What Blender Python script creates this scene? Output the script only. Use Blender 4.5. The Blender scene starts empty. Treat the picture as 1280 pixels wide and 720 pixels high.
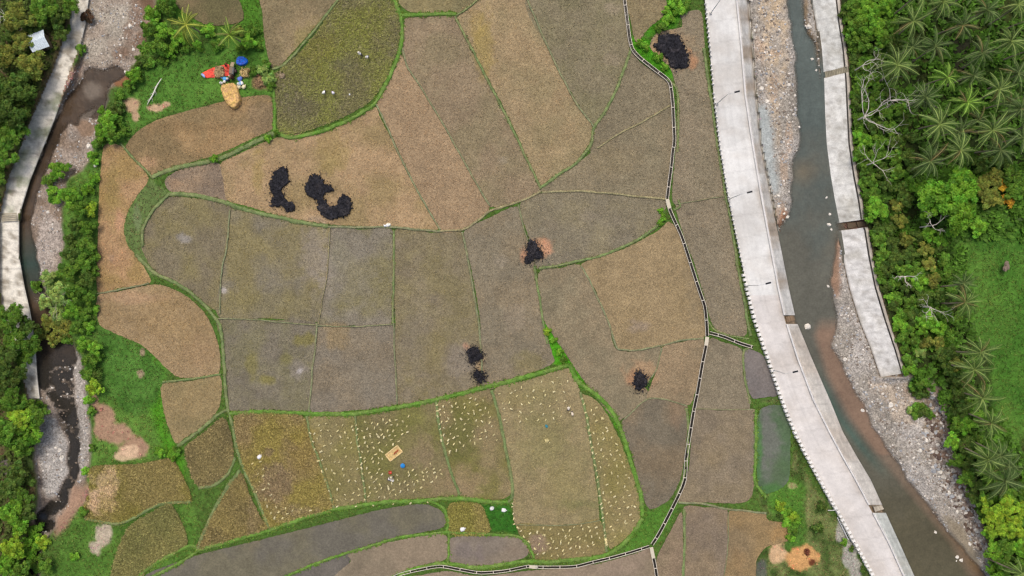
import bpy, math, random
import numpy as np
from mathutils import Vector, Matrix
from mathutils.geometry import delaunay_2d_cdt

# ------------------------------------------------------------------ camera, sky, sun, exposure
scene = bpy.context.scene
H = 147.0          # flying height in metres above the rice fields
S = 0.17           # metres on the fields per pixel of the 1280 px photograph
cam_d = bpy.data.cameras.new('camera'); cam = bpy.data.objects.new('camera', cam_d)
scene.collection.objects.link(cam); scene.camera = cam
cam.location = (0, 0, H); cam.rotation_euler = (0, 0, 0)
cam_d.sensor_width = 36.0; cam_d.lens = 36.0 * H / (1280 * S); cam_d.clip_end = 9000
SUN_EL, SUN_AZ = math.radians(66), math.radians(-15)      # azimuth clockwise from the top of the picture
world = bpy.data.worlds.new('World'); scene.world = world; world.use_nodes = True
wn = world.node_tree; wn.nodes.clear()
wo = wn.nodes.new('ShaderNodeOutputWorld'); wb = wn.nodes.new('ShaderNodeBackground'); ws = wn.nodes.new('ShaderNodeTexSky')
ws.sky_type = 'NISHITA'; ws.sun_disc = False; ws.sun_elevation = SUN_EL; ws.sun_rotation = SUN_AZ
ws.air_density = 1.0; ws.dust_density = 6.0; ws.ozone_density = 0.6
wb.inputs['Strength'].default_value = 0.15
wn.links.new(ws.outputs[0], wb.inputs[0]); wn.links.new(wb.outputs[0], wo.inputs[0])
sl = bpy.data.lights.new('sun', 'SUN'); sl.energy = 1.1; sl.angle = math.radians(22); sl.color = (1.0, 0.96, 0.9)
so = bpy.data.objects.new('sun', sl); scene.collection.objects.link(so)
so.rotation_euler = Vector((math.sin(SUN_AZ)*math.cos(SUN_EL), math.cos(SUN_AZ)*math.cos(SUN_EL), math.sin(SUN_EL))).to_track_quat('Z', 'Y').to_euler()
scene.view_settings.view_transform = 'Standard'; scene.view_settings.look = 'None'
scene.view_settings.gamma = 1.0; scene.view_settings.use_curve_mapping = False
scene.view_settings.exposure = 0.0
try:
    scene.render.engine = 'CYCLES'; scene.cycles.max_bounces = 6; scene.cycles.diffuse_bounces = 3
    scene.cycles.transparent_max_bounces = 8; scene.cycles.use_denoising = True; scene.cycles.denoiser = 'OPENIMAGEDENOISE'; scene.cycles.denoising_input_passes = 'RGB_ALBEDO_NORMAL'
    scene.cycles.filter_width = 1.35
except Exception: pass

rng = np.random.RandomState(7); random.seed(7)
COL = scene.collection

# ------------------------------------------------------------------ helpers
def lin(c):
    c = np.asarray(c, float) / 255.0
    return np.where(c <= 0.04045, c / 12.92, ((c + 0.055) / 1.055) ** 2.4)
def P(px, py, z=0.0):
    k = S * (H - z) / H
    return ((px - 640) * k, (360 - py) * k, z)
def PA(px, py, z):
    k = S * (H - z) / H
    return np.stack([(px - 640) * k, (360 - py) * k, z + 0 * k * px], -1)
_tabs = {}
def vnoise(x, y, seed=0):
    if seed not in _tabs: _tabs[seed] = np.random.RandomState(1000 + seed).rand(256, 256)
    t = _tabs[seed]; x = np.asarray(x, float); y = np.asarray(y, float)
    xi = np.floor(x).astype(int); yi = np.floor(y).astype(int); fx = x - xi; fy = y - yi
    fx = fx*fx*(3-2*fx); fy = fy*fy*(3-2*fy)
    a = t[xi & 255, yi & 255]; b = t[(xi+1) & 255, yi & 255]; c = t[xi & 255, (yi+1) & 255]; d = t[(xi+1) & 255, (yi+1) & 255]
    return (a*(1-fx)+b*fx)*(1-fy) + (c*(1-fx)+d*fx)*fy
def fbm(x, y, scale, seed=0, octv=4):
    s = 0; amp = 1; tot = 0
    for o in range(octv):
        s = s + amp * vnoise(np.asarray(x) / scale * 2**o + 17*o, np.asarray(y) / scale * 2**o + 5*o, seed + o); tot += amp; amp *= 0.55
    return s / tot            # about 0.5 mean
def smooth(pts, closed=False, step=2.0):
    """Catmull-Rom through the points, resampled about every step px"""
    p = np.array(pts, float); n = len(p); out = []
    rngi = range(n) if closed else range(n - 1)
    for i in rngi:
        if closed: p0, p1, p2, p3 = p[(i-1) % n], p[i], p[(i+1) % n], p[(i+2) % n]
        else: p0, p1, p2, p3 = p[max(i-1, 0)], p[i], p[i+1], p[min(i+2, n-1)]
        m = max(1, int(np.hypot(*(p2 - p1)) / step))
        for k in range(m):
            t = k / m
            a = 0.5*((2*p1) + (-p0+p2)*t + (2*p0-5*p1+4*p2-p3)*t*t + (-p0+3*p1-3*p2+p3)*t**3)
            b = p1 + (p2 - p1) * t
            out.append(0.75*a + 0.25*b)
    if not closed: out.append(p[-1])
    return np.array(out)
def pip(px, py, poly):
    poly = np.asarray(poly, float); ins = np.zeros(np.shape(px), bool)
    x0, y0 = poly[-1]
    for x1, y1 in poly:
        if y0 != y1:
            c = ((y0 > py) != (y1 > py)) & (px < (x1 - x0) * (py - y0) / (y1 - y0) + x0)
            ins ^= c
        x0, y0 = x1, y1
    return ins
def new_mesh(name, V, F, mats=(), col=None, parent=None, smooth_sh=False, matidx=None, alpha=None, link=True):
    """V (n,3), F (m,k) array with one k, or list of mixed polygons"""
    me = bpy.data.meshes.new(name); V = np.asarray(V, np.float32)
    if isinstance(F, np.ndarray):
        k = F.shape[1]; m = len(F)
        me.vertices.add(len(V)); me.vertices.foreach_set('co', V.ravel())
        me.loops.add(m*k); me.loops.foreach_set('vertex_index', F.astype(np.int32).ravel())
        me.polygons.add(m); me.polygons.foreach_set('loop_start', np.arange(0, m*k, k, dtype=np.int32))
        try: me.polygons.foreach_set('loop_total', np.full(m, k, np.int32))
        except Exception: pass
        me.update(calc_edges=True); me.validate()
    else:
        me.from_pydata([tuple(map(float, v)) for v in V], [], [tuple(int(i) for i in f) for f in F]); me.update()
    if col is not None:
        a = me.attributes.new('Col', 'FLOAT_COLOR', 'POINT'); c = np.ones((len(V), 4), np.float32)
        c[:, :3] = col
        if alpha is not None: c[:, 3] = alpha
        a.data.foreach_set('color', c.ravel())
    if not isinstance(mats, (list, tuple)): mats = [mats]
    for m_ in mats: me.materials.append(m_)
    if matidx is not None: me.polygons.foreach_set('material_index', np.asarray(matidx, np.int32))
    if smooth_sh: me.polygons.foreach_set('use_smooth', np.ones(len(me.polygons), bool))
    if not link: return me
    o = bpy.data.objects.new(name, me); COL.objects.link(o)
    if parent is not None: o.parent = parent
    return o
def ob(name, me, parent=None, loc=None, rot=None, sc=None):
    o = bpy.data.objects.new(name, me); COL.objects.link(o)
    if parent is not None: o.parent = parent
    if loc is not None: o.location = loc
    if rot is not None: o.rotation_euler = rot
    if sc is not None: o.scale = sc if hasattr(sc, '__len__') else (sc, sc, sc)
    return o
class MB:
    """collects shapes into one mesh"""
    def __init__(s): s.v = []; s.f = []; s.c = []
    def add(s, V, F, c=(1, 1, 1)):
        n = len(s.v); s.v += [tuple(v) for v in V]; s.f += [tuple(i + n for i in f) for f in F]; s.c += [tuple(c)] * len(V); return s
    def box(s, c, size, rz=0.0, col=(1, 1, 1), taper=1.0, tilt=(0, 0)):
        x, y, z = [q/2 for q in size]; M = Matrix.Translation(c) @ Matrix.Rotation(rz, 4, 'Z') @ Matrix.Rotation(tilt[0], 4, 'X') @ Matrix.Rotation(tilt[1], 4, 'Y')
        b = min(x, y, z) * 0.18; V = []
        for zz, k, e in ((-z, 1, b), (-z + b, 1, 0), (z - b, taper, 0), (z, taper, b)):
            for sx, sy in ((-1, -1), (1, -1), (1, 1), (-1, 1)):
                V.append(M @ Vector((sx*(x*k - e), sy*(y*k - e), zz)))
        F = [(3, 2, 1, 0), (12, 13, 14, 15)]
        for l in range(3):
            for i in range(4): F.append((l*4+i, l*4+(i+1) % 4, l*4+4+(i+1) % 4, l*4+4+i))
        return s.add(V, F, col)
    def tube(s, pts, rad, n=6, col=(1, 1, 1), cap=True):
        pts = [Vector(p) for p in pts]; V = []; F = []
        if not hasattr(rad, '__len__'): rad = [rad]*len(pts)
        for i, p in enumerate(pts):
            d = (pts[min(i+1, len(pts)-1)] - pts[max(i-1, 0)]).normalized()
            a = d.cross(Vector((0, 0, 1)) if abs(d.z) < 0.9 else Vector((1, 0, 0))).normalized(); b = d.cross(a)
            for k in range(n):
                t = 2*math.pi*k/n; V.append(p + (a*math.cos(t) + b*math.sin(t))*rad[i])
        for i in range(len(pts)-1):
            for k in range(n): F.append((i*n+k, i*n+(k+1) % n, (i+1)*n+(k+1) % n, (i+1)*n+k))
        if cap: F.append(tuple(range(n-1, -1, -1))); F.append(tuple((len(pts)-1)*n+k for k in range(n)))
        return s.add(V, F, col)
    def lathe(s, c, prof, n=12, col=(1, 1, 1), squash=(1, 1)):
        V = []; F = []
        for r, z in prof:
            for k in range(n):
                t = 2*math.pi*k/n; V.append((c[0]+r*math.cos(t)*squash[0], c[1]+r*math.sin(t)*squash[1], c[2]+z))
        for i in range(len(prof)-1):
            for k in range(n): F.append((i*n+k, i*n+(k+1) % n, (i+1)*n+(k+1) % n, (i+1)*n+k))
        F.append(tuple(range(n-1, -1, -1))); F.append(tuple((len(prof)-1)*n+k for k in range(n)))
        return s.add(V, F, col)
    def build(s, name, mat, parent=None, smooth_sh=False, link=True):
        return new_mesh(name, np.array(s.v), s.f, mat, col=np.array(s.c), parent=parent, smooth_sh=smooth_sh, link=link)
def empty(name, loc, rz=0.0):
    o = bpy.data.objects.new(name, None); COL.objects.link(o); o.location = loc; o.rotation_euler = (0, 0, rz); o.empty_display_size = 0.3; return o
_labels = set()
def tag(o, label=None, cat=None, group=None, kind=None):
    if label: o['label'] = label
    if cat: o['category'] = cat
    if group: o['group'] = group
    if kind: o['kind'] = kind
    return o
LM = {'pale fallen log': (190, 118), 'metal roof': (57, 55), 'orange tarp': (266, 90), 'bare dirt patch': (150, 545), 'white sandy patch': (128, 678),
      'old wall crossing': (12, 270), 'grey pebble bar': (68, 575), 'dark stream pool': (120, 118), 'long pebble island': (60, 300), 'brown dry shrub': (112, 22),
      'stepped chute': (1044, 91), 'concrete gap': (1065, 282), 'sloping concrete end': (1117, 470), 'river bend': (1140, 500),
      'orange dirt patch': (995, 698), 'big round bright tree': (1188, 250), 'orange topped shrub': (1262, 250), 'grassy islet': (1150, 482), 'brown rock pile': (1165, 545),
      'steepest rubble bank': (1215, 650), 'stone pile in the lawn': (1258, 330), 'widest lawn': (1250, 440), 'shaded pool': (70, 440)}
LM.update({'thickest dead limb tree': (1130, 346), 'stony bank notch': (1178, 556), 'lower palm row': (1236, 470), 'palm grove clearing': (1185, 72), 'slope top corner': (1058, 2), 'dark pool gravel': (86, 420),
  'wall crossing trees': (20, 235), 'left wood corner': (0, 0), 'lower left corner': (0, 720), 'lower right corner': (1280, 720), 'upper right corner': (1280, 0), 'drooping dead tree': (1080, 146), 'upper scrub plot': (260, 14), 'blue tarp': (302, 76),
  'yellowish palm': (233, 31), 'burnt heap near road': (840, 62), 'metal ladder': (1055, 660), 'fork of bunds': (343, 165), 'green wedge': (700, 440), 'bulge of the canal': (838, 270), 'pale pond plot': (968, 560), 'lowest gravel tip': (1222, 700), 'yellow tree clump': (1258, 655), 'looping dead tree': (1162, 384), 'narrow stair': (1100, 636)})
def where(px, py, prefix, taboo=''):
    best = sorted(LM.items(), key=lambda kv: math.hypot(kv[1][0]-px, kv[1][1]-py)); t = prefix
    def rel(x, y, nm, adv=True):
        d = math.hypot(px-x, py-y)*S; a = math.degrees(math.atan2(y-py, px-x)) % 360
        dr = ['right of', 'above right of', 'above', 'above left of', 'left of', 'below left of', 'below', 'below right of'][int((a+22.5)//45) % 8]
        w = 'just ' if d < 3.5 else 'close ' if d < 7 else 'a little ' if d < 11 else 'further ' if d < 17 else 'well ' if d < 26 else 'far '
        return (w if adv else '')+dr+' the '+nm
    for k1 in range(len(best)):
        nm, (x, y) = best[k1]
        if nm == taboo or k1 > 1: continue
        t = prefix+' '+rel(x, y, nm)
        if t not in _labels and len(t.split()) <= 16: _labels.add(t); return t
    for k1 in range(0, 4):
        for k2 in range(k1+1, 9):
            a, b = best[k1], best[k2]; t = prefix+' '+rel(*a[1], a[0])+', '+rel(*b[1], b[0])
            if t not in _labels and len(t.split()) <= 16 and taboo not in (a[0], b[0]): _labels.add(t); return t
    for nm, (x, y) in best:
        t = prefix+' '+rel(x, y, nm)
        if t not in _labels and len(t.split()) <= 16: _labels.add(t); return t
    return prefix+' near the '+best[0][0]

# ------------------------------------------------------------------ materials
def mat_new(name):
    m = bpy.data.materials.new(name); m.use_nodes = True; nt = m.node_tree
    return m, nt, nt.nodes['Principled BSDF']
def N(nt, t, **kw):
    n = nt.nodes.new(t)
    for k, v in kw.items():
        if k in n.inputs.keys() if hasattr(n.inputs, 'keys') else False: n.inputs[k].default_value = v
        else: setattr(n, k, v)
    return n
def noise_mul(nt, colsock, layers, coord):
    """multiply colour by noise layers: (kind, scale, lo, hi)"""
    cur = colsock; last = None
    for kind, sc, lo, hi in layers:
        if kind == 'n':
            t = nt.nodes.new('ShaderNodeTexNoise'); t.inputs['Scale'].default_value = sc; t.inputs['Detail'].default_value = 3; out = t.outputs['Fac']; a, b = 0.3, 0.7
        elif kind == 'v':
            t = nt.nodes.new('ShaderNodeTexVoronoi'); t.inputs['Scale'].default_value = sc
            sp = nt.nodes.new('ShaderNodeSeparateColor'); nt.links.new(t.outputs['Color'], sp.inputs[0]); out = sp.outputs[0]; a, b = 0.0, 1.0
        else:
            t = nt.nodes.new('ShaderNodeTexVoronoi'); t.inputs['Scale'].default_value = sc; out = t.outputs['Distance']; a, b = 0.15, 0.75
        nt.links.new(coord, t.inputs['Vector'])
        mr = nt.nodes.new('ShaderNodeMapRange'); mr.inputs[1].default_value = a; mr.inputs[2].default_value = b; mr.inputs[3].default_value = lo; mr.inputs[4].default_value = hi
        nt.links.new(out, mr.inputs[0])
        vm = nt.nodes.new('ShaderNodeVectorMath'); vm.operation = 'SCALE'
        nt.links.new(cur, vm.inputs[0]); nt.links.new(mr.outputs[0], vm.inputs['Scale']); cur = vm.outputs[0]; last = out
    return cur, last
def vmat(name, layers, rough=0.9, bump=0.3, bdist=0.05, obj_space=False, color=None, spec=0.25):
    m, nt, b = mat_new(name)
    if color is None: a = nt.nodes.new('ShaderNodeAttribute'); a.attribute_name = 'Col'; src = a.outputs['Color']
    else: a = nt.nodes.new('ShaderNodeRGB'); a.outputs[0].default_value = (*color, 1); src = a.outputs[0]
    if obj_space: tc = nt.nodes.new('ShaderNodeTexCoord'); co = tc.outputs['Object']
    else: g = nt.nodes.new('ShaderNodeNewGeometry'); co = g.outputs['Position']
    c, last = noise_mul(nt, src, layers, co)
    nt.links.new(c, b.inputs['Base Color']); b.inputs['Roughness'].default_value = rough
    try: b.inputs['Specular IOR Level'].default_value = spec
    except Exception: pass
    if bump and last is not None:
        bp = nt.nodes.new('ShaderNodeBump'); bp.inputs['Strength'].default_value = bump; bp.inputs['Distance'].default_value = bdist
        nt.links.new(last, bp.inputs['Height']); nt.links.new(bp.outputs[0], b.inputs['Normal'])
    return m
M = {}
M['stubble'] = vmat('stubble_soil', [('n', 0.12, .93, 1.07), ('n', 0.5, .94, 1.06), ('n', 1.4, .93, 1.07), ('n', 4.2, .79, 1.21), ('v', 5.0, .78, 1.22)], bump=0.5)
M['mudfield'] = vmat('bare_mud', [('n', 0.3, .93, 1.07), ('n', 2.0, .88, 1.12), ('v', 5.0, .86, 1.12)], rough=0.75, bump=0.3)
M['ricefield'] = vmat('rice_ground', [('n', 0.5, .9, 1.1), ('n', 2.2, .7, 1.3), ('v', 4.0, .6, 1.35)], bump=0.6)
M['bund'] = vmat('bund_turf', [('n', 0.6, .85, 1.15), ('n', 3.5, .7, 1.3)], bump=0.5)
M['concrete'] = vmat('weathered_concrete', [('n', 0.1, .95, 1.04), ('n', 0.45, .93, 1.05), ('n', 1.6, .94, 1.04), ('n', 6.0, .93, 1.05)], rough=0.85, bump=0.1)
M['slope'] = vmat('stained_concrete', [('n', 0.25, .9, 1.08), ('n', 1.1, .84, 1.1), ('n', 5.0, .86, 1.12)], rough=0.85, bump=0.2)
M['plain'] = vmat('painted_surface', [('n', 3.0, .88, 1.1)], rough=0.7, bump=0.1, obj_space=True)
M['cloth'] = vmat('sheeting', [('n', 2.0, .8, 1.12), ('n', 9.0, .92, 1.06)], rough=0.6, bump=0.4, obj_space=True)
M['straw'] = vmat('loose_straw', [('n', 1.5, .8, 1.15), ('v', 12.0, .7, 1.25)], rough=0.9, bump=0.6, obj_space=True)
M['ash'] = vmat('burnt_husk', [('n', 2.0, .6, 1.5), ('v', 7.0, .5, 1.6)], rough=0.85, bump=0.7)
M['rock'] = vmat('river_stone', [('n', 2.0, .8, 1.15), ('n', 9.0, .85, 1.1)], rough=0.85, bump=0.3)
M['bark'] = vmat('bark', [('n', 3.0, .75, 1.2)], rough=0.9, bump=0.4, obj_space=True)
M['skin'] = vmat('skin', [('n', 5.0, .95, 1.05)], rough=0.6, bump=0, obj_space=True)
def leaf_mat(name, objcol=True, trans=0.3):
    m, nt, b = mat_new(name); nt.nodes.remove(b); out = nt.nodes['Material Output']
    a = nt.nodes.new('ShaderNodeAttribute'); a.attribute_name = 'Col'; src = a.outputs['Color']
    if objcol:
        oi = nt.nodes.new('ShaderNodeObjectInfo'); vm = nt.nodes.new('ShaderNodeVectorMath'); vm.operation = 'MULTIPLY'
        nt.links.new(src, vm.inputs[0]); nt.links.new(oi.outputs['Color'], vm.inputs[1]); src = vm.outputs[0]
    d = nt.nodes.new('ShaderNodeBsdfDiffuse'); t = nt.nodes.new('ShaderNodeBsdfTranslucent'); mx = nt.nodes.new('ShaderNodeMixShader'); mx.inputs[0].default_value = trans
    nt.links.new(src, d.inputs[0]); nt.links.new(src, t.inputs[0]); nt.links.new(d.outputs[0], mx.inputs[1]); nt.links.new(t.outputs[0], mx.inputs[2])
    g = nt.nodes.new('ShaderNodeBsdfGlossy'); g.inputs['Roughness'].default_value = 0.45; g.inputs['Color'].default_value = (1, 1, 1, 1)
    m2 = nt.nodes.new('ShaderNodeMixShader'); m2.inputs[0].default_value = 0.008; nt.links.new(mx.outputs[0], m2.inputs[1]); nt.links.new(g.outputs[0], m2.inputs[2])
    nt.links.new(m2.outputs[0], out.inputs['Surface']); return m
M['leaf'] = leaf_mat('leaves'); M['grass'] = leaf_mat('grass_blades', objcol=False, trans=0.25)
# terrain: vertex colour, alpha of Col = how much gravel
def terrain_mat():
    m, nt, b = mat_new('ground'); a = nt.nodes.new('ShaderNodeAttribute'); a.attribute_name = 'Col'
    g = nt.nodes.new('ShaderNodeNewGeometry'); co = g.outputs['Position']
    c1, l1 = noise_mul(nt, a.outputs['Color'], [('n', 0.15, .9, 1.1), ('n', 1.2, .8, 1.2), ('n', 5.0, .72, 1.28)], co)
    c2, l2 = noise_mul(nt, a.outputs['Color'], [('n', 0.4, .85, 1.15), ('v', 2.2, .8, 1.2), ('v', 5.0, .62, 1.42)], co)
    mx = nt.nodes.new('ShaderNodeMix'); mx.data_type = 'RGBA'
    nt.links.new(a.outputs['Alpha'], mx.inputs[0]); nt.links.new(c1, mx.inputs[6]); nt.links.new(c2, mx.inputs[7])
    nt.links.new(mx.outputs[2], b.inputs['Base Color']); b.inputs['Roughness'].default_value = 0.95
    b.inputs['Specular IOR Level'].default_value = 0.15
    bp = nt.nodes.new('ShaderNodeBump'); bp.inputs['Strength'].default_value = 0.5; bp.inputs['Distance'].default_value = 0.08
    nt.links.new(l1, bp.inputs['Height']); nt.links.new(bp.outputs[0], b.inputs['Normal'])
    return m
M['ground'] = terrain_mat()
def water_mat():
    m, nt, b = mat_new('river_water'); a = nt.nodes.new('ShaderNodeAttribute'); a.attribute_name = 'Col'
    g = nt.nodes.new('ShaderNodeNewGeometry')
    c, _ = noise_mul(nt, a.outputs['Color'], [('n', 0.12, .88, 1.12), ('n', 0.8, .9, 1.1), ('n', 2.6, .9, 1.12)], g.outputs['Position'])
    nt.links.new(c, b.inputs['Base Color']); b.inputs['Roughness'].default_value = 0.15; b.inputs['IOR'].default_value = 1.33
    tr = nt.nodes.new('ShaderNodeBsdfTransparent'); mx = nt.nodes.new('ShaderNodeMixShader')
    nt.links.new(a.outputs['Alpha'], mx.inputs[0]); nt.links.new(tr.outputs[0], mx.inputs[1]); nt.links.new(b.outputs[0], mx.inputs[2])
    nt.links.new(mx.outputs[0], nt.nodes['Material Output'].inputs['Surface'])
    t = nt.nodes.new('ShaderNodeTexNoise'); t.inputs['Scale'].default_value = 1.1; t.inputs['Detail'].default_value = 5; nt.links.new(g.outputs['Position'], t.inputs['Vector'])
    bp = nt.nodes.new('ShaderNodeBump'); bp.inputs['Strength'].default_value = 0.6; bp.inputs['Distance'].default_value = 0.12
    nt.links.new(t.outputs['Fac'], bp.inputs['Height']); nt.links.new(bp.outputs[0], b.inputs['Normal'])
    return m
M['water'] = water_mat()
# ------------------------------------------------------------------ layout curves (photo pixels)
YS = np.array([-150, 0, 60, 120, 180, 240, 300, 360, 400, 450, 500, 540, 570, 600, 640, 680, 720, 900], float)
XL = np.array([855, 881, 887, 892, 899, 909, 921, 934, 944, 961, 978, 994, 1009, 1025, 1048, 1070, 1092, 1192], float)   # road, field side
XP = np.array([900, 920, 926, 931, 940, 950, 961, 972, 981, 997, 1016, 1036, 1052, 1069, 1090, 1111, 1129, 1215], float) # road, river side (parapet)
XT = np.array([915, 935, 940, 945, 951, 963, 975, 987, 996, 1017, 1039, 1055, 1072, 1090, 1108, 1126, 1144, 1232], float) # toe of the slope
def cur(xs, y): return np.interp(y, YS, xs)
RY = np.array([-150, 0, 30, 60, 100, 140, 180, 220, 250, 279, 288, 320, 360, 400, 440, 472], float)
RL = np.array([1000, 1014, 1020, 1024, 1027, 1028, 1030, 1035, 1040, 1046, 1048, 1053, 1062, 1074, 1090, 1101], float)
RR = np.array([1040, 1050, 1053, 1058, 1062, 1064, 1066, 1072, 1078, 1082, 1086, 1091, 1099, 1111, 1124, 1133], float)
RTOP = .9; BED = -1.95; WL = -2.2
# right bank edge (gravel against vegetation) below the slab
BY = np.array([472, 500, 530, 560, 600, 640, 680, 720, 900], float)
BX = np.array([1138, 1172, 1183, 1188, 1203, 1222, 1232, 1243, 1320], float)
# river water polygon
WR = [(987, -150), (985, 0), (988, 30), (993, 60), (996, 120), (1000, 160), (998, 185), (992, 205), (990, 240), (988, 262), (976, 282), (970, 300), (985, 360), (992, 400), (1012, 450), (1034, 500), (1050, 540), (1085, 600), (1120, 680), (1138, 720), (1228, 900),
      (1340, 900), (1233, 722), (1212, 700), (1180, 660), (1150, 620), (1122, 580), (1098, 545), (1082, 515), (1068, 490), (1053, 460), (1040, 432), (1044, 412), (1046, 395), (1038, 360), (1042, 330), (1046, 300), (1050, 278), (1042, 240), (1034, 180), (1031, 120), (1026, 90), (1018, 60), (1006, 30), (1002, 0), (1000, -150)]
# old wall on the left
LY = np.array([-150, 0, 30, 60, 90, 120, 150, 180, 225, 270, 320, 360, 390, 430, 475, 500], float)
LA = np.array([126, 90, 85, 74, 63, 50, 37, 26, 8, -2, -3, -2, 2, 12, 28, 35], float)
LB = np.array([150, 111, 107, 100, 89, 79, 68, 56, 38, 24, 24, 31, 38, 44, 47, 50], float)
LTOP = -0.9; LBED = -1.45; LW = -1.75
LS_BED = [(108, -60), (200, -60), (196, 5), (188, 25), (178, 45), (182, 60), (170, 75), (160, 92), (152, 104), (138, 112), (134, 128), (126, 150), (116, 180), (112, 200), (100, 215), (86, 225), (80, 250), (78, 280), (80, 310), (76, 335), (62, 342), (58, 365),
          (75, 395), (92, 430), (104, 460), (110, 500), (114, 540), (114, 570), (108, 600), (104, 620), (92, 640), (78, 655), (62, 668), (50, 700), (48, 790), (20, 790), (32, 700), (38, 660), (45, 640), (46, 610), (42, 570), (46, 520), (44, 480), (42, 430), (34, 390), (24, 330), (22, 290), (30, 240), (50, 190), (70, 140), (95, 90), (102, 50)]
LS_WAT = [(100, 98), (113, 87), (128, 88), (145, 85), (158, 92), (150, 99), (140, 103), (137, 118), (133, 134), (128, 142), (118, 150), (104, 150), (96, 160), (84, 150), (82, 160), (76, 172), (70, 184), (62, 205), (52, 228), (44, 248), (40, 262), (40, 280), (43, 300), (46, 318), (50, 345), (58, 365),
          (72, 395), (92, 425), (94, 445), (92, 470), (92, 500), (98, 530), (100, 560), (98, 590), (92, 610), (84, 628), (72, 640), (68, 652), (64, 664), (50, 668), (46, 700), (44, 790), (30, 790), (32, 700), (40, 668), (48, 642), (56, 632), (70, 618), (84, 600), (86, 570), (84, 545), (72, 520), (62, 495), (48, 480), (44, 440), (38, 410), (32, 385), (24, 335), (22, 300), (24, 272), (32, 240), (50, 195), (60, 170), (72, 146), (82, 128), (92, 110)]
LS_BAR = [(100, 146), (112, 138), (122, 132), (120, 142), (112, 150), (96, 158)]

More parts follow.
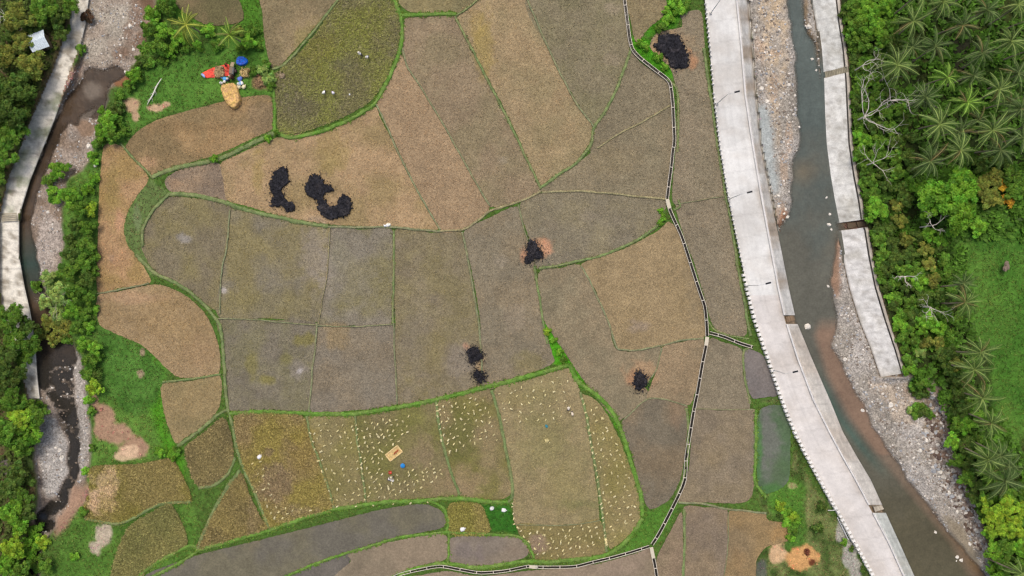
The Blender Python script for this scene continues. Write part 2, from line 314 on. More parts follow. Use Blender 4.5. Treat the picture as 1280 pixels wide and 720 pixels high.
# ------------------------------------------------------------------ rice plots: polygon, main colour, second colour, texture kind
T_ = (149, 128, 99); G_ = (123, 113, 93); B_ = (131, 118, 95); O_ = (114, 109, 66); R_ = (140, 128, 78)
PLOTS = [
 ([(157,182),(172,164),(196,150),(225,141),(262,131),(300,122),(335,119),(341,130),(341,160),(318,172),(275,192),(235,204),(205,216),(192,220),(176,207),(162,192)], (150,124,88), (120,104,74), 's'),
 ([(131,181),(149,181),(163,195),(186,222),(172,244),(161,262),(155,285),(159,305),(172,322),(186,344),(187,354),(150,360),(122,364),(122,300),(124,235),(127,200)], (149,124,80), (165,133,100), 's'),
 ([(206,225),(222,213),(250,206),(273,204),(280,218),(284,250),(262,248),(235,241),(212,239)], (128,112,94), (150,128,102), 's'),
 ([(276,204),(300,192),(345,172),(400,163),(440,148),(468,133),(476,148),(492,180),(512,222),(548,286),(500,284),(450,283),(400,279),(350,270),(310,258),(284,250),(279,225)], (159,134,101), (140,122,84), 's'),
 ([(208,247),(240,247),(284,255),(290,261),(284,300),(278,340),(272,388),(240,366),(210,350),(190,335),(177,310),(179,288),(190,263)], (118,108,86), (126,116,78), 's'),
 ([(289,260),(340,272),(413,284),(411,330),(404,370),(398,402),(340,398),(273,396),(276,345),(284,290)], (120,112,94), (128,117,78), 's'),
 ([(413,284),(450,287),(492,288),(491,345),(490,405),(440,407),(398,408),(402,372),(410,335)], (124,116,100), (122,114,78), 's'),
 ([(273,398),(330,400),(396,404),(392,450),(384,514),(340,514),(287,513),(282,470),(278,430)], (116,108,92), (118,112,84), 's'),
 ([(398,408),(440,408),(491,406),(494,450),(497,505),(440,513),(387,515),(391,460)], (126,114,94), (120,112,98), 's'),
 ([(493,289),(540,291),(578,290),(588,340),(598,400),(603,484),(570,492),(540,499),(498,507),(494,400)], (124,113,92), (124,114,80), 's'),
 ([(580,290),(612,272),(646,258),(655,285),(668,330),(675,380),(678,402),(690,440),(690,455),(640,475),(604,484),(600,400),(590,340)], (124,114,94), (132,118,94), 's'),
 ([(650,255),(684,240),(740,240),(790,245),(832,250),(828,270),(818,288),(790,303),(750,320),(700,332),(672,336),(662,300)], (122,113,94), (128,118,92), 's'),
 ([(497,62),(510,84),(530,115),(560,165),(590,220),(612,258),(600,272),(578,286),(550,288),(515,225),(490,170),(470,130),(480,103),(492,78)], (146,124,96), (154,131,101), 's'),
 ([(508,22),(540,20),(567,20),(580,43),(600,82),(622,124),(647,175),(674,233),(672,240),(645,252),(612,258),(590,220),(560,165),(530,115),(508,80),(500,55),(503,38)], (137,120,95), (128,116,88), 's'),
 ([(570,20),(595,-4),(658,-4),(672,30),(690,70),(715,120),(739,156),(736,180),(718,205),(702,215),(676,233),(660,200),(640,155),(600,78),(580,40)], (150,130,98), (138,124,92), 's'),
 ([(658,-4),(779,-4),(783,30),(790,60),(783,80),(770,115),(755,142),(742,158),(720,125),(690,70)], (125,115,91), (120,113,84), 's'),
 ([(791,64),(800,78),(822,92),(839,106),(841,133),(810,148),(775,167),(745,188),(738,190),(742,162),(757,140),(768,118),(780,88)], (126,115,92), (120,110,88), 's'),
 ([(840,134),(842,150),(842,180),(838,215),(834,250),(790,245),(740,240),(684,240),(672,236),(702,218),(722,204),(745,186),(775,167),(812,148)], (129,117,93), (122,113,90), 's'),
 ([(850,18),(862,14),(877,16),(882,70),(890,130),(899,190),(908,247),(880,250),(845,256),(840,240),(845,180),(846,120),(843,100),(838,86),(826,74),(812,58),(820,42),(838,37),(852,34),(852,24)], (127,116,94), (133,120,98), 's'),
 ([(845,254),(880,249),(908,245),(914,280),(922,330),(931,380),(933,418),(915,419),(896,413),(888,400),(880,370),(868,330),(855,295)], (126,115,94), (132,119,97), 's'),
 ([(785,-4),(831,-4),(829,20),(812,34),(800,50),(794,52),(788,26)], (126,114,84), (134,118,90), 's'),
 ([(330,-4),(424,-4),(404,22),(375,55),(350,82),(338,82),(331,50),(328,15)], (137,120,90), (120,108,80), 's'),
 ([(428,-4),(490,-4),(500,15),(503,40),(495,68),(480,102),(464,126),(430,146),(400,158),(370,167),(350,167),(346,140),(344,105),(352,85),(374,66),(400,35)], (124,121,78), (118,110,86), 'r'),
 ([(502,-4),(602,-4),(588,8),(575,16),(545,16),(510,14)], (132,120,84), (120,112,80), 's'),
 ([(122,370),(150,364),(187,356),(205,357),(230,368),(255,390),(268,415),(275,440),(275,462),(268,470),(225,472),(208,460),(178,432),(142,416),(124,405)], (143,121,87), (150,128,96), 's'),
 ([(203,480),(240,476),(275,470),(276,500),(270,516),(250,536),(230,548),(220,555),(209,530),(203,505)], (140,122,86), (124,112,78), 's'),
 ([(232,560),(255,541),(279,522),(289,545),(292,572),(284,590),(265,605),(248,608),(238,590)], (132,118,82), (116,104,74), 'd'),
 ([(300,590),(313,620),(325,645),(334,660),(300,672),(262,682),(246,685),(262,650),(280,615)], (135,120,78), (120,106,74), 'd'),
 ([(295,518),(335,516),(375,518),(385,535),(397,570),(408,600),(416,636),(375,647),(338,660),(325,630),(308,590),(296,552)], (140,126,74), (138,120,86), 'd'),
 ([(383,521),(442,521),(450,560),(456,600),(456,630),(418,636),(408,605),(397,570),(388,545)], (124,116,70), (130,118,84), 's'),
 ([(445,521),(500,512),(544,501),(547,530),(556,570),(572,618),(560,622),(530,623),(480,626),(456,630),(452,590),(446,550)], (112,108,62), (122,110,80), 's'),
 ([(545,501),(600,489),(615,488),(622,510),(632,560),(640,595),(638,618),(622,626),(600,625),(575,620),(564,590),(551,545)], (114,108,62), (134,118,88), 's'),
 ([(617,488),(660,475),(711,460),(722,480),(730,510),(740,570),(749,650),(720,655),(690,657),(655,664),(642,650),(641,600),(632,552)], (134,123,86), (139,124,92), 's'),
 ([(646,655),(690,657),(720,655),(750,650),(757,692),(700,699),(668,700),(658,684)], (126,114,74), (116,108,62), 's'),
 ([(726,493),(745,500),(760,520),(775,550),(790,590),(801,625),(800,650),(785,670),(763,686),(756,660),(747,600),(738,545),(732,515)], (128,118,72), (136,122,86), 's'),
 ([(180,724),(240,696),(300,681),(400,656),(480,636),(530,630),(553,640),(557,655),(545,662),(500,671),(436,690),(390,706),(345,724)], (101,96,84), (108,102,80), 'm'),
 ([(348,724),(390,707),(436,692),(438,700),(418,724)], (98,92,84), (104,98,88), 'm'),
 ([(436,692),(480,679),(520,671),(556,668),(560,686),(556,700),(520,708),(490,724),(418,724),(438,702)], (134,119,98), (124,112,92), 'm'),
 ([(562,673),(600,670),(650,672),(660,685),(656,697),(620,706),(590,708),(562,701)], (129,116,98), (118,108,96), 'm'),
 ([(562,630),(590,628),(602,632),(610,650),(612,665),(590,669),(563,666)], (128,120,66), (136,122,80), 'd'),
 ([(500,730),(555,714),(600,720),(665,713),(740,706),(790,693),(813,686),(819,702),(822,730)], (135,120,98), (140,122,104), 'm'),
 ([(674,340),(700,335),(725,331),(742,360),(760,400),(770,436),(800,439),(826,434),(820,462),(806,482),(812,497),(780,522),(770,526),(745,497),(722,465),(692,420),(680,400),(672,370)], (132,118,93), (122,113,90), 's'),
 ([(727,330),(780,311),(820,290),(836,277),(846,287),(860,320),(874,360),(881,400),(881,420),(850,426),(800,437),(771,436),(760,400),(744,362)], (145,126,94), (138,120,88), 's'),
 ([(828,434),(860,426),(880,422),(876,460),(866,500),(858,507),(830,500),(808,500),(820,464)], (134,118,92), (142,122,94), 's'),
 ([(806,501),(830,499),(859,507),(857,560),(850,600),(836,625),(812,636),(800,610),(790,570),(777,528)], (110,101,84), (124,108,84), 's'),
 ([(886,424),(905,428),(927,437),(929,470),(937,511),(900,512),(868,510),(876,470)], (124,113,92), (128,117,96), 's'),
 ([(929,437),(942,438),(956,448),(972,492),(960,496),(940,497),(931,470)], (118,109,102), (112,106,102), 'm'),
 ([(866,512),(900,513),(946,513),(944,560),(943,590),(940,620),(925,629),(880,628),(848,627),(860,590),(864,550)], (128,114,90), (122,110,92), 's'),
 ([(949,514),(985,510),(988,560),(986,600),(970,614),(952,616),(946,590)], (96,98,88), (72,100,62), 'm'),
 ([(855,634),(880,634),(909,638),(910,680),(904,730),(856,730),(857,680)], (124,110,92), (132,115,90), 's'),
 ([(911,640),(955,642),(960,650),(985,655),(986,675),(958,684),(946,700),(942,730),(905,730),(910,690)], (137,115,80), (126,110,84), 's'),
 ([(824,690),(838,664),(852,640),(854,680),(853,730),(826,730),(820,704)], (132,114,92), (122,110,84), 's'),
 ([(115,584),(170,580),(213,574),(226,590),(239,626),(200,629),(160,650),(142,654),(106,646),(112,612)], (126,116,62), (134,120,78), 'd'),
 ([(162,658),(205,632),(214,630),(228,655),(233,682),(192,704),(168,730),(138,730),(146,692)], (130,122,78), (116,112,70), 'd'),
 ([(220,-4),(290,-4),(302,8),(304,24),(290,30),(262,32),(240,22),(224,10)], (112,98,70), (96,92,60), 's'),
]
# patches of differing soil inside the plots: (x, y, rx, ry, colour, strength)
PATCH = [(675,308,12,13,(172,130,98),.7),(684,307,6,11,(186,142,112),.65),(655,320,6,9,(178,134,104),.7),(800,468,20,17,(162,130,98),.6),(791,474,7,11,(172,128,96),.5),(838,62,28,24,(156,134,104),.7),(866,74,7,12,(170,120,84),.6),(825,56,16,14,(168,140,104),.7),
 (582,433,4,3,(178,130,98),.7),(600,462,6,16,(150,128,96),.7),(393,320,18,40,(140,130,118),.5),(408,340,10,40,(140,132,120),.45),(280,362,4,4,(172,166,160),.8),(374,464,4,4,(180,176,172),.9),(374,460,12,14,(134,126,118),.5),
 (230,298,9,6,(140,136,134),.6),(140,323,3,4,(90,90,78),.6),(630,200,7,7,(146,136,118),.5),(626,325,7,7,(140,130,114),.35),(800,408,14,8,(140,126,112),.5),(766,12,12,8,(140,128,108),.6),(764,75,9,8,(136,124,104),.5),
 (735,270,10,8,(136,126,108),.4),(773,276,6,5,(140,130,112),.4),(645,395,14,20,(134,122,104),.4),(605,60,12,40,(142,126,66),.5),(596,30,10,20,(150,130,72),.4),(230,160,50,8,(120,98,66),.35),(325,150,22,24,(112,98,80),.4),
 (322,215,8,30,(142,126,74),.5),(415,190,20,30,(138,122,72),.45),(425,320,14,20,(120,120,84),.2),(380,425,14,8,(118,112,52),.6),(314,455,8,22,(118,112,56),.5),(334,474,10,6,(122,116,52),.6),(358,448,8,8,(116,112,58),.5),
 (340,380,60,20,(124,116,74),.35),(420,420,16,20,(140,120,80),.4),(460,470,26,30,(120,114,100),.3),(540,440,20,40,(122,112,74),.4),(575,450,18,20,(128,120,112),.35),(520,420,20,40,(122,114,98),.3),(664,455,20,14,(120,112,70),.5),
 (575,545,22,30,(90,94,46),.6),(582,600,26,18,(138,120,92),.6),(520,560,26,24,(128,112,88),.6),(500,545,30,30,(104,104,54),.4),(430,600,20,24,(112,106,62),.4),(548,606,22,14,(130,114,86),.5),(345,600,20,24,(132,114,92),.7),(335,565,8,6,(132,112,92),.5),
 (320,640,10,40,(134,116,94),.4),(380,560,20,30,(144,126,66),.4),(372,640,30,10,(132,116,94),.5),(672,680,14,10,(146,124,110),.6),(720,630,24,6,(98,102,62),.5),(680,545,30,40,(120,116,74),.35),(645,500,18,10,(124,116,68),.3),
 (770,600,20,30,(118,112,60),.4),(655,690,20,8,(122,106,90),.3),(750,600,4,50,(96,100,60),.3),(600,690,6,14,(112,102,98),.5),(580,690,12,10,(108,100,96),.5),(960,560,16,44,(108,106,102),.7),(975,590,14,20,(74,96,62),.7),(948,560,5,44,(60,112,44),.7),(966,612,20,8,(62,110,44),.6),
 (135,612,12,30,(172,148,114),1),(120,625,10,16,(176,150,120),1),(128,600,20,8,(150,134,96),.6),(135,632,14,14,(132,118,70),.6),(350,100,14,16,(112,104,78),.5),(360,120,16,20,(108,100,86),.5),(430,80,18,8,(110,104,86),.6),(395,60,30,30,(124,118,58),.4),(450,30,34,24,(120,118,66),.4),
 (385,135,22,14,(106,98,84),.5),(262,120,10,8,(120,104,70),.3),(140,245,10,40,(132,118,68),.4),(152,330,14,18,(172,136,106),.5),(150,275,6,14,(176,134,108),.5),(165,372,40,8,(168,136,108),.4),(200,400,30,26,(138,116,78),.4),(250,440,18,20,(146,122,92),.4),
 (182,205,12,8,(168,136,106),.5),(218,228,8,8,(152,126,98),.5),(880,340,22,60,(120,111,93),.3),(860,268,5,4,(88,80,68),.6),(917,450,10,12,(130,118,98),.3),(730,690,50,12,(142,122,92),.2),(690,280,10,8,(136,124,106),.2),(700,610,30,30,(130,120,80),.4),
 (440,345,30,40,(130,124,112),.3),(765,200,30,20,(132,120,90),.3),(890,560,20,20,(134,118,88),.3),(870,660,20,20,(118,106,92),.3),(925,700,10,16,(136,112,78),.4),(975,665,14,10,(150,118,74),.5),(815,470,14,30,(134,118,92),.2),(845,515,8,20,(128,106,84),.4),(640,140,20,40,(140,124,98),.25)]
# ------------------------------------------------------------------ bunds: points, width px, colour
BG = (90,130,48); BM = (106,124,76); BD = (120,126,94); BP = (140,134,100)
BUNDS = [
 ([(150,179),(163,194),(178,208),(190,222)], 3.5, BM), ([(190,222),(215,212),(250,204),(275,198),(310,182),(343,165)], 7, BM),
 ([(343,165),(343,140),(341,112),(340,88)], 5, BG), ([(343,166),(365,172),(400,164),(436,149),(466,132),(482,106),(497,70),(503,45),(500,18),(490,-4)], 6, BG),
 ([(340,86),(356,80),(380,54),(404,24),(426,-4)], 4, BM), ([(500,18),(520,18),(550,18),(570,18)], 6, BG), ([(570,19),(582,12),(600,-4)], 3, BM),
 ([(470,130),(482,155),(497,190),(515,225),(533,258),(550,287)], 2.8, BD), ([(503,60),(510,84),(530,115),(560,165),(590,220),(612,257)], 2.6, BD), ([(568,20),(580,42),(600,82),(622,124),(648,178),(676,236)], 3.6, BM),
 ([(658,-4),(672,30),(690,70),(715,120),(742,158)], 3.0, BD), ([(790,60),(783,80),(770,115),(755,142),(742,162),(738,182),(720,204),(702,216),(676,234)], 4.5, BM),
 ([(838,132),(810,148),(775,167),(747,186)], 2.6, BP), ([(834,250),(815,247),(790,245),(740,240),(700,239),(678,240)], 3.2, BP), ([(676,239),(655,250),(630,258),(612,264),(600,274),(580,287),(550,289)], 3.6, BP),
 ([(550,289),(520,287),(490,284),(450,284),(410,283)], 3.6, BD), ([(410,283),(370,277),(335,269),(300,260),(278,252),(240,244),(212,243)], 6, BM), ([(213,242),(192,262),(179,285),(177,308)], 5, BM),
 ([(170,318),(190,338),(215,352),(240,367),(262,388),(275,408),(279,440),(281,475),(284,512),(290,530),(296,560),(304,585),(320,620),(332,650),(338,662)], 5.2, BM), ([(186,354),(160,360),(121,367)], 2.6, BD),
 ([(275,392),(276,350),(283,310),(287,262)], 2.6, BD), ([(272,398),(310,399),(350,403),(397,406)], 2.0, BD), ([(397,407),(440,408),(492,406)], 1.8, BD), ([(398,405),(404,370),(410,335),(413,284)], 1.3, BP),
 ([(397,404),(392,450),(386,515)], 3.0, BD), ([(492,288),(492,345),(491,404)], 3.4, BM), ([(492,404),(494,450),(497,505)], 2.4, BD), ([(578,290),(586,330),(598,400),(602,450),(604,482)], 3.2, BD),
 ([(648,256),(656,288),(660,300)], 2.6, BD), ([(668,332),(674,370),(678,402),(684,430)], 3.6, BM), ([(674,336),(700,332),(750,320),(790,303),(818,286),(830,270)], 4.0, BM), ([(726,332),(742,360),(760,400),(770,432),(776,437),(800,438),(850,426),(880,423)], 3.0, BD),
 ([(828,435),(820,462),(806,482)], 2.4, BD), ([(780,524),(808,500),(830,499),(858,508)], 2.4, BD), ([(286,517),(335,515),(385,517),(442,517),(500,509),(545,499),(600,486),(660,470),(712,456)], 6.5, BG),
 ([(712,456),(722,476),(745,494),(765,515),(777,540),(790,582),(802,622),(803,645)], 7, BG), ([(384,520),(388,545),(398,575),(409,605),(417,636)], 4.5, BM), ([(444,520),(447,555),(453,590),(457,628)], 3.2, BM), ([(545,500),(548,530),(558,572),(574,618)], 4.5, BM),
 ([(614,488),(622,512),(632,560),(640,598),(640,620),(634,628)], 5.0, BM), ([(726,490),(732,515),(740,560),(749,610),(754,650),(758,690)], 4.2, BM), ([(645,656),(690,657),(720,655),(750,650)], 1.6, BD),
 ([(245,688),(262,683),(300,673),(338,662),(375,649),(417,637),(456,631),(500,627),(540,625),(575,623),(610,627),(636,628)], 6.5, BG), ([(536,626),(552,634),(560,650),(558,664)], 5, BG), ([(180,726),(220,706),(246,690)], 5, BG),
 ([(346,726),(390,706),(436,691),(500,672),(560,666),(612,668),(645,670),(660,680),(667,698)], 4.5, BG), ([(561,664),(561,690),(559,704)], 3.6, BG), ([(490,722),(520,711),(556,705),(600,710),(640,704),(664,702),(700,702),(757,694),(785,674),(803,648)], 6.5, BG),
 ([(203,477),(240,474),(276,468)], 3.2, BM), ([(222,558),(250,538),(270,520),(284,512)], 5, BM), ([(248,610),(268,606),(286,592),(294,572)], 5, BM), ([(300,588),(280,616),(262,650),(246,686)], 6, BM),
 ([(845,256),(865,252),(908,245)], 1.3, BD), ([(880,60),(890,130),(899,190),(908,247),(914,280),(922,330),(931,380),(938,420)], 4.6, BM), ([(936,435),(929,440),(931,470),(938,505)], 3.6, BM), ([(867,511),(900,512),(944,512)], 1.8, BD),
 ([(858,510),(861,540),(856,590),(846,620)], 4.2, BM), ([(848,628),(880,630),(910,637),(958,641)], 3.6, BD), ([(910,640),(910,680),(904,724)], 1.8, BD), ([(855,636),(856,680),(854,724)], 4.5, BM),
 ([(106,648),(142,655),(160,651),(200,630),(238,627)], 5, BM), ([(168,726),(192,705),(234,683),(246,686)], 6, BG), ([(945,512),(945,560),(944,600),(958,622)], 5, BG), ([(834,98),(845,110),(848,140),(847,190)], 3.2, BM), ([(842,262),(850,258),(848,250)], 3, BM),
 ([(883,398),(893,412),(915,420),(936,424)], 2.6, BM),
]
# ------------------------------------------------------------------ rasters of the ground (1 px of the photograph = 0.17 m)
OX, OY, RWd, RHt = -200, -150, 1700, 1050
gx, gy = np.meshgrid(np.arange(OX, OX+RWd, dtype=float), np.arange(OY, OY+RHt, dtype=float))
w1 = (fbm(gx, gy, 14, 40, 4) - .5); w2 = (fbm(gx, gy, 14, 50, 4) - .5)
def blur(a, r, n=2):
    for _ in range(n):
        for ax in (0, 1):
            p = np.pad(a, [(r+1, r) if i == ax else (0, 0) for i in range(2)], mode='edge'); c = np.cumsum(p, axis=ax)
            a = (np.take(c, range(2*r+1, c.shape[ax]), axis=ax) - np.take(c, range(0, c.shape[ax]-2*r-1), axis=ax)) / (2*r+1)
    return a
def mask(poly, warp=4.0, soft=1):
    poly = np.asarray(poly, float); x0 = max(0, int(poly[:, 0].min()-OX-12)); x1 = min(RWd, int(poly[:, 0].max()-OX+13)); y0 = max(0, int(poly[:, 1].min()-OY-12)); y1 = min(RHt, int(poly[:, 1].max()-OY+13))
    out = np.zeros((RHt, RWd)); sl_ = (slice(y0, y1), slice(x0, x1))
    m = pip(gx[sl_] + warp*w1[sl_]*2, gy[sl_] + warp*w2[sl_]*2, poly).astype(float)
    if soft: m = blur(m, soft, 2)
    out[sl_] = m; return out
RC = np.zeros((RHt, RWd, 3)); RC[:] = lin((74, 104, 42)); RG = np.zeros((RHt, RWd)); RV = np.ones((RHt, RWd)) * .9   # colour, gravel, vegetation
def paint(poly, c, warp=4.0, soft=1, grav=None, veg=None, strength=1.0, c2=None, sc=20, seed=60):
    m = (mask(smooth(poly, True, 3), warp, soft) * strength)
    cc = lin(c)[None, None, :]
    if c2 is not None:
        t = np.clip((fbm(gx, gy, sc, seed, 4) - .35) / .3, 0, 1)[..., None]; cc = lin(c)*(1-t) + lin(c2)*t
    global RC, RG, RV
    RC = RC*(1-m[..., None]) + cc*m[..., None]
    if grav is not None: RG = RG*(1-m) + grav*m
    if veg is not None: RV = RV*(1-m) + veg*m
    return m
def spot(x, y, rx, ry, c, st=1.0, grav=None, veg=None):
    global RC, RG, RV
    x0 = max(0, int(x-2*rx-OX-4)); x1 = min(RWd, int(x+2*rx-OX+4)); y0 = max(0, int(y-2*ry-OY-4)); y1 = min(RHt, int(y+2*ry-OY+4))
    if x1 <= x0 or y1 <= y0: return
    q = (slice(y0, y1), slice(x0, x1)); d = np.hypot((gx[q]-x)/rx, (gy[q]-y)/ry) + 1.2*w1[q]; m = np.clip((1.15-d)/.3, 0, 1)*st
    RC[q] = RC[q]*(1-m[..., None]) + lin(c)*m[..., None]
    if grav is not None: RG[q] = RG[q]*(1-m)+grav*m
    if veg is not None: RV[q] = RV[q]*(1-m)+veg*m
# base: field greens in the middle, forest floor left and right
paint([(-260,-200),(100,-200),(96,0),(80,70),(40,160),(12,230),(0,300),(8,420),(40,500),(44,600),(30,760),(20,920),(-260,920)], (60,78,36), c2=(90,82,54), sc=20, veg=.5)
paint([(1040,-200),(1600,-200),(1600,1000),(1320,1000),(1243,720),(1203,600),(1180,530),(1135,470),(1099,360),(1066,180),(1055,40)], (38,52,22), c2=(54,66,28), sc=22, veg=.55)
paint([(1215,268),(1600,215),(1600,1000),(1400,1000),(1290,560),(1262,600),(1240,520),(1236,450),(1208,400),(1190,330)], (62,104,34), soft=3, c2=(80,118,44), sc=34, veg=.85)
paint([(1205,70),(1290,60),(1330,105),(1280,118),(1200,100)], (50,74,26), soft=3, veg=.8)
paint([(1160,55),(1215,50),(1225,90),(1170,100)], (52,54,38), soft=3, veg=.3)
# left bank greens
paint([(115,180),(133,178),(126,200),(123,250),(121,370),(122,405),(140,415),(178,432),(205,460),(200,490),(215,560),(240,620),(245,690),(160,740),(60,740),(90,650),(112,600),(114,520),(104,450),(90,400),(80,350),(84,230)], (72,108,40), c2=(88,124,50), sc=22, veg=.8)
paint([(190,440),(203,470),(208,540),(225,560),(232,600),(210,575),(190,520),(175,470)], (74,132,30), soft=4, veg=.9)
paint([(122,405),(150,420),(185,438),(205,468),(196,500),(170,520),(140,500),(125,460)], (78,118,48), soft=3, c2=(62,100,36), sc=14, veg=.6)
for p in [(118,502,4,10),(130,520,12,14),(148,545,22,14),(165,560,20,12),(128,540,12,12)]: spot(*p, (152,124,100), 1, .3, .05)
for p in [(155,570,16,6),(160,562,12,6)]: spot(*p, (196,168,138), .8, .3, .03)
for p in [(127,672,10,16),(120,684,8,10),(133,662,7,12)]: spot(*p, (168,156,136), .95, .5, .15)
for p in [(178,440+0,3,4),(176,468,4,5)]: spot(*p, (150,130,108), .8, .2, .2)
spot(165,130,11,9,(168,142,112),1,.3,.1); spot(195,135,11,5,(172,146,116),1,.3,.1); spot(176,140,4,5,(160,136,108),1,.3,.1); spot(208,131,6,4,(160,136,108),.9,.3,.1)
paint([(160,95),(200,80),(245,60),(300,30),(330,50),(338,85),(340,118),(300,120),(260,130),(220,140),(196,150),(172,162),(155,180),(140,175),(150,140)], (84,124,48), soft=2, c2=(68,108,38), sc=16, veg=.6)
for p in [(165,130,11,9),(195,135,11,5),(170,145,4,5),(208,131,6,4)]: spot(*p, (172,146,116), 1, .3, .1)
spot(325,103,11,9,(130,108,78),.8,.2,.5); spot(352,95,8,6,(142,120,98),.6,.1,.3)
paint([(180,-60),(240,-60),(330,-60),(326,10),(330,60),(300,32),(250,38),(215,20),(196,10)], (70,112,34), soft=2, veg=.9)
# green pieces inside the fields
paint([(678,402),(690,410),(705,432),(716,455),(700,460),(690,450)], (70,138,26), soft=1, veg=1); paint([(715,456),(730,470),(752,492),(775,530),(780,550),(764,520),(742,492),(722,480)], (70,134,28), soft=1, veg=1)
paint([(789,48),(800,46),(818,52),(832,66),(838,80),(843,96),(838,100),(820,88),(800,74),(792,62)], (66,132,26), soft=1, veg=1); paint([(806,36),(830,4),(836,0),(856,8),(852,20),(842,36),(825,38),(812,46)], (66,124,28), soft=1, veg=1)
paint([(602,632),(636,630),(640,650),(650,664),(616,664),(608,650)], (52,104,32), soft=1, veg=.9); paint([(812,640),(848,628),(836,655),(824,678),(800,682),(780,690),(790,668),(803,650)], (76,118,42), soft=1, veg=.8)
paint([(950,500),(990,502),(1000,560),(1012,600),(1046,650),(1075,700),(1090,740),(942,740),(950,690),(985,676),(990,650),(955,640),(950,615),(985,606),(992,560),(985,512)], (62,84,36), c2=(104,116,66), sc=11, soft=1, veg=.75)
paint([(968,600),(1000,600),(1008,640),(1006,680),(985,690),(985,650),(960,640)], (80,124,44), soft=3, c2=(70,106,40), sc=9, veg=.8)
spot(975,687+5,12,12,(186,156,120),1,.2,.05); spot(1000,696,22,13,(184,142,92),1,.2,.03); spot(1009,690,3,3,(96,56,36),1,0,0); spot(1015,703,4,4,(96,56,36),1,0,0)
for p in [(1062,690,9,20),(1052,668,6,14),(1070,712,9,14),(1038,622,3,12)]: spot(*p, (150,148,138), .9, .9, .1)
spot(952,712,8,14,(84,86,82),.8,.6,.3); spot(1010,640,3,20,(128,134,84),.6); spot(1025,560,4,20,(108,116,66),.5); spot(990,607,6,4,(160,150,110),.6)
paint([(934,425),(945,430),(960,450),(990,520),(996,548),(985,540),(972,496),(955,447),(940,440)], (84,112,48), soft=1, veg=.7)
paint([(155,285),(160,262),(172,244),(188,224),(200,232),(210,243),(192,262),(180,288),(178,310),(195,340),(186,344),(172,322),(159,305)], (92,112,62), soft=1, veg=.5)
spot(172,272,5,14,(110,122,86),.6,0,.3)
# gravel and mud of the two rivers
rb = [(x, y) for x, y in zip(XT, YS)] + [(x, y) for x, y in zip(BX[::-1], BY[::-1])] + [(x, y) for x, y in zip(RL[::-1]+6, RY[::-1])]
def paintm(m, c, grav=None, veg=None, c2=None, sc=20, seed=60):
    global RC, RG, RV
    cc = lin(c)[None, None, :]
    if c2 is not None:
        t = np.clip((fbm(gx, gy, sc, seed, 4) - .35) / .3, 0, 1)[..., None]; cc = lin(c)*(1-t) + lin(c2)*t
    RC = RC*(1-m[..., None]) + cc*m[..., None]
    if grav is not None: RG = RG*(1-m) + grav*m
    if veg is not None: RV = RV*(1-m) + veg*m
m_rb = mask(rb, 2.0, 1); paintm(m_rb, (156,151,144), 1.0, 0.0, c2=(140,134,124), sc=30)
paint([(955,-60),(980,-60),(985,40),(982,100),(975,160),(972,190),(966,160),(955,90),(948,30)], (176,158,132), c2=(156,148,136), sc=10, soft=3, grav=.8)
for p in [(947,60,4,14),(953,66,4,12),(968,66,10,4),(968,110,5,16),(985,170,6,22),(980,210,6,26),(976,262,6,14)]: spot(*p, (166,140,114), .45)
paint([(948,130),(962,140),(968,190),(975,240),(965,240),(955,200),(946,160)], (158,164,162), soft=3, grav=.4)
paint([(975,262),(985,270),(982,330),(990,372),(980,340),(972,300)], (140,104,80), soft=2, grav=.6)
paint([(1005,-20),(1012,30),(1022,60),(1026,95),(1024,110),(1016,70),(1004,20)], (128,112,90), soft=1, grav=.9)
paint([(1040,285),(1048,290),(1052,330),(1048,370),(1038,360),(1040,320)], (142,116,96), soft=2, grav=.4)
for p in [(1100,480,14,10),(1110,492,12,12),(1130,510,20,20)]: spot(*p, (170,156,138), .7)
paint([(1130,470),(1150,468),(1168,480),(1185,520),(1190,560),(1170,560),(1150,520),(1130,490)], (158,146,130), soft=3, c2=(124,106,90), sc=8, grav=.9, veg=0)
paint([(1160,545),(1180,545),(1200,590),(1222,640),(1234,680),(1225,690),(1205,640),(1180,590),(1165,570)], (120,98,84), soft=3, c2=(158,150,142), sc=7, grav=1, veg=0)
paint([(1180,640),(1205,660),(1225,700),(1222,712),(1200,690),(1185,665)], (136,126,108), soft=3, grav=.4)
spot(1118,475,26,6,(152,146,138),1,1,0); spot(1148,482,14,14,(52,96,30),1,0,.9); spot(1150,512,14,10,(54,98,30),1,0,.9); spot(1165,535,10,8,(112,100,80),.8)
m_lb = mask(smooth(LS_BED, True, 3), 4, 1); paintm(m_lb, (146,134,122), .9, 0.0, c2=(124,108,92), sc=22)
paint([(108,-60),(170,-60),(168,20),(155,60),(130,84),(112,80),(100,60)], (156,148,134), soft=3, c2=(146,134,120), grav=.9)
for p in [(175,12,14,26),(152,66,10,8),(160,40,8,14),(172,50,8,10)]: spot(*p, (120,96,78), .6)
paint([(178,-60),(196,-60),(194,10),(180,16),(176,0)], (104,84,66), soft=2, grav=.2)
paint(LS_BAR, (128,116,104), soft=2, grav=.4); spot(108,158,14,10,(136,112,90),.8,.3); spot(152,102,12,8,(138,96,66),.9,.3); spot(90,168,8,10,(138,128,118),.7,.8)
paint([(64,150),(80,120),(96,96),(104,84),(98,80),(84,100),(66,140)], (166,140,122), soft=2, grav=.7)
for p in [(60,300,16,36)]: spot(*p, (160,150,140), .8, 1)
paint([(52,520),(70,524),(80,545),(84,590),(74,610),(60,622),(52,600),(48,560)], (156,152,146), soft=2, grav=1); paint([(94,440),(104,460),(110,500),(112,560),(104,600),(96,580),(94,520),(92,470)], (154,148,140), soft=2, grav=1)
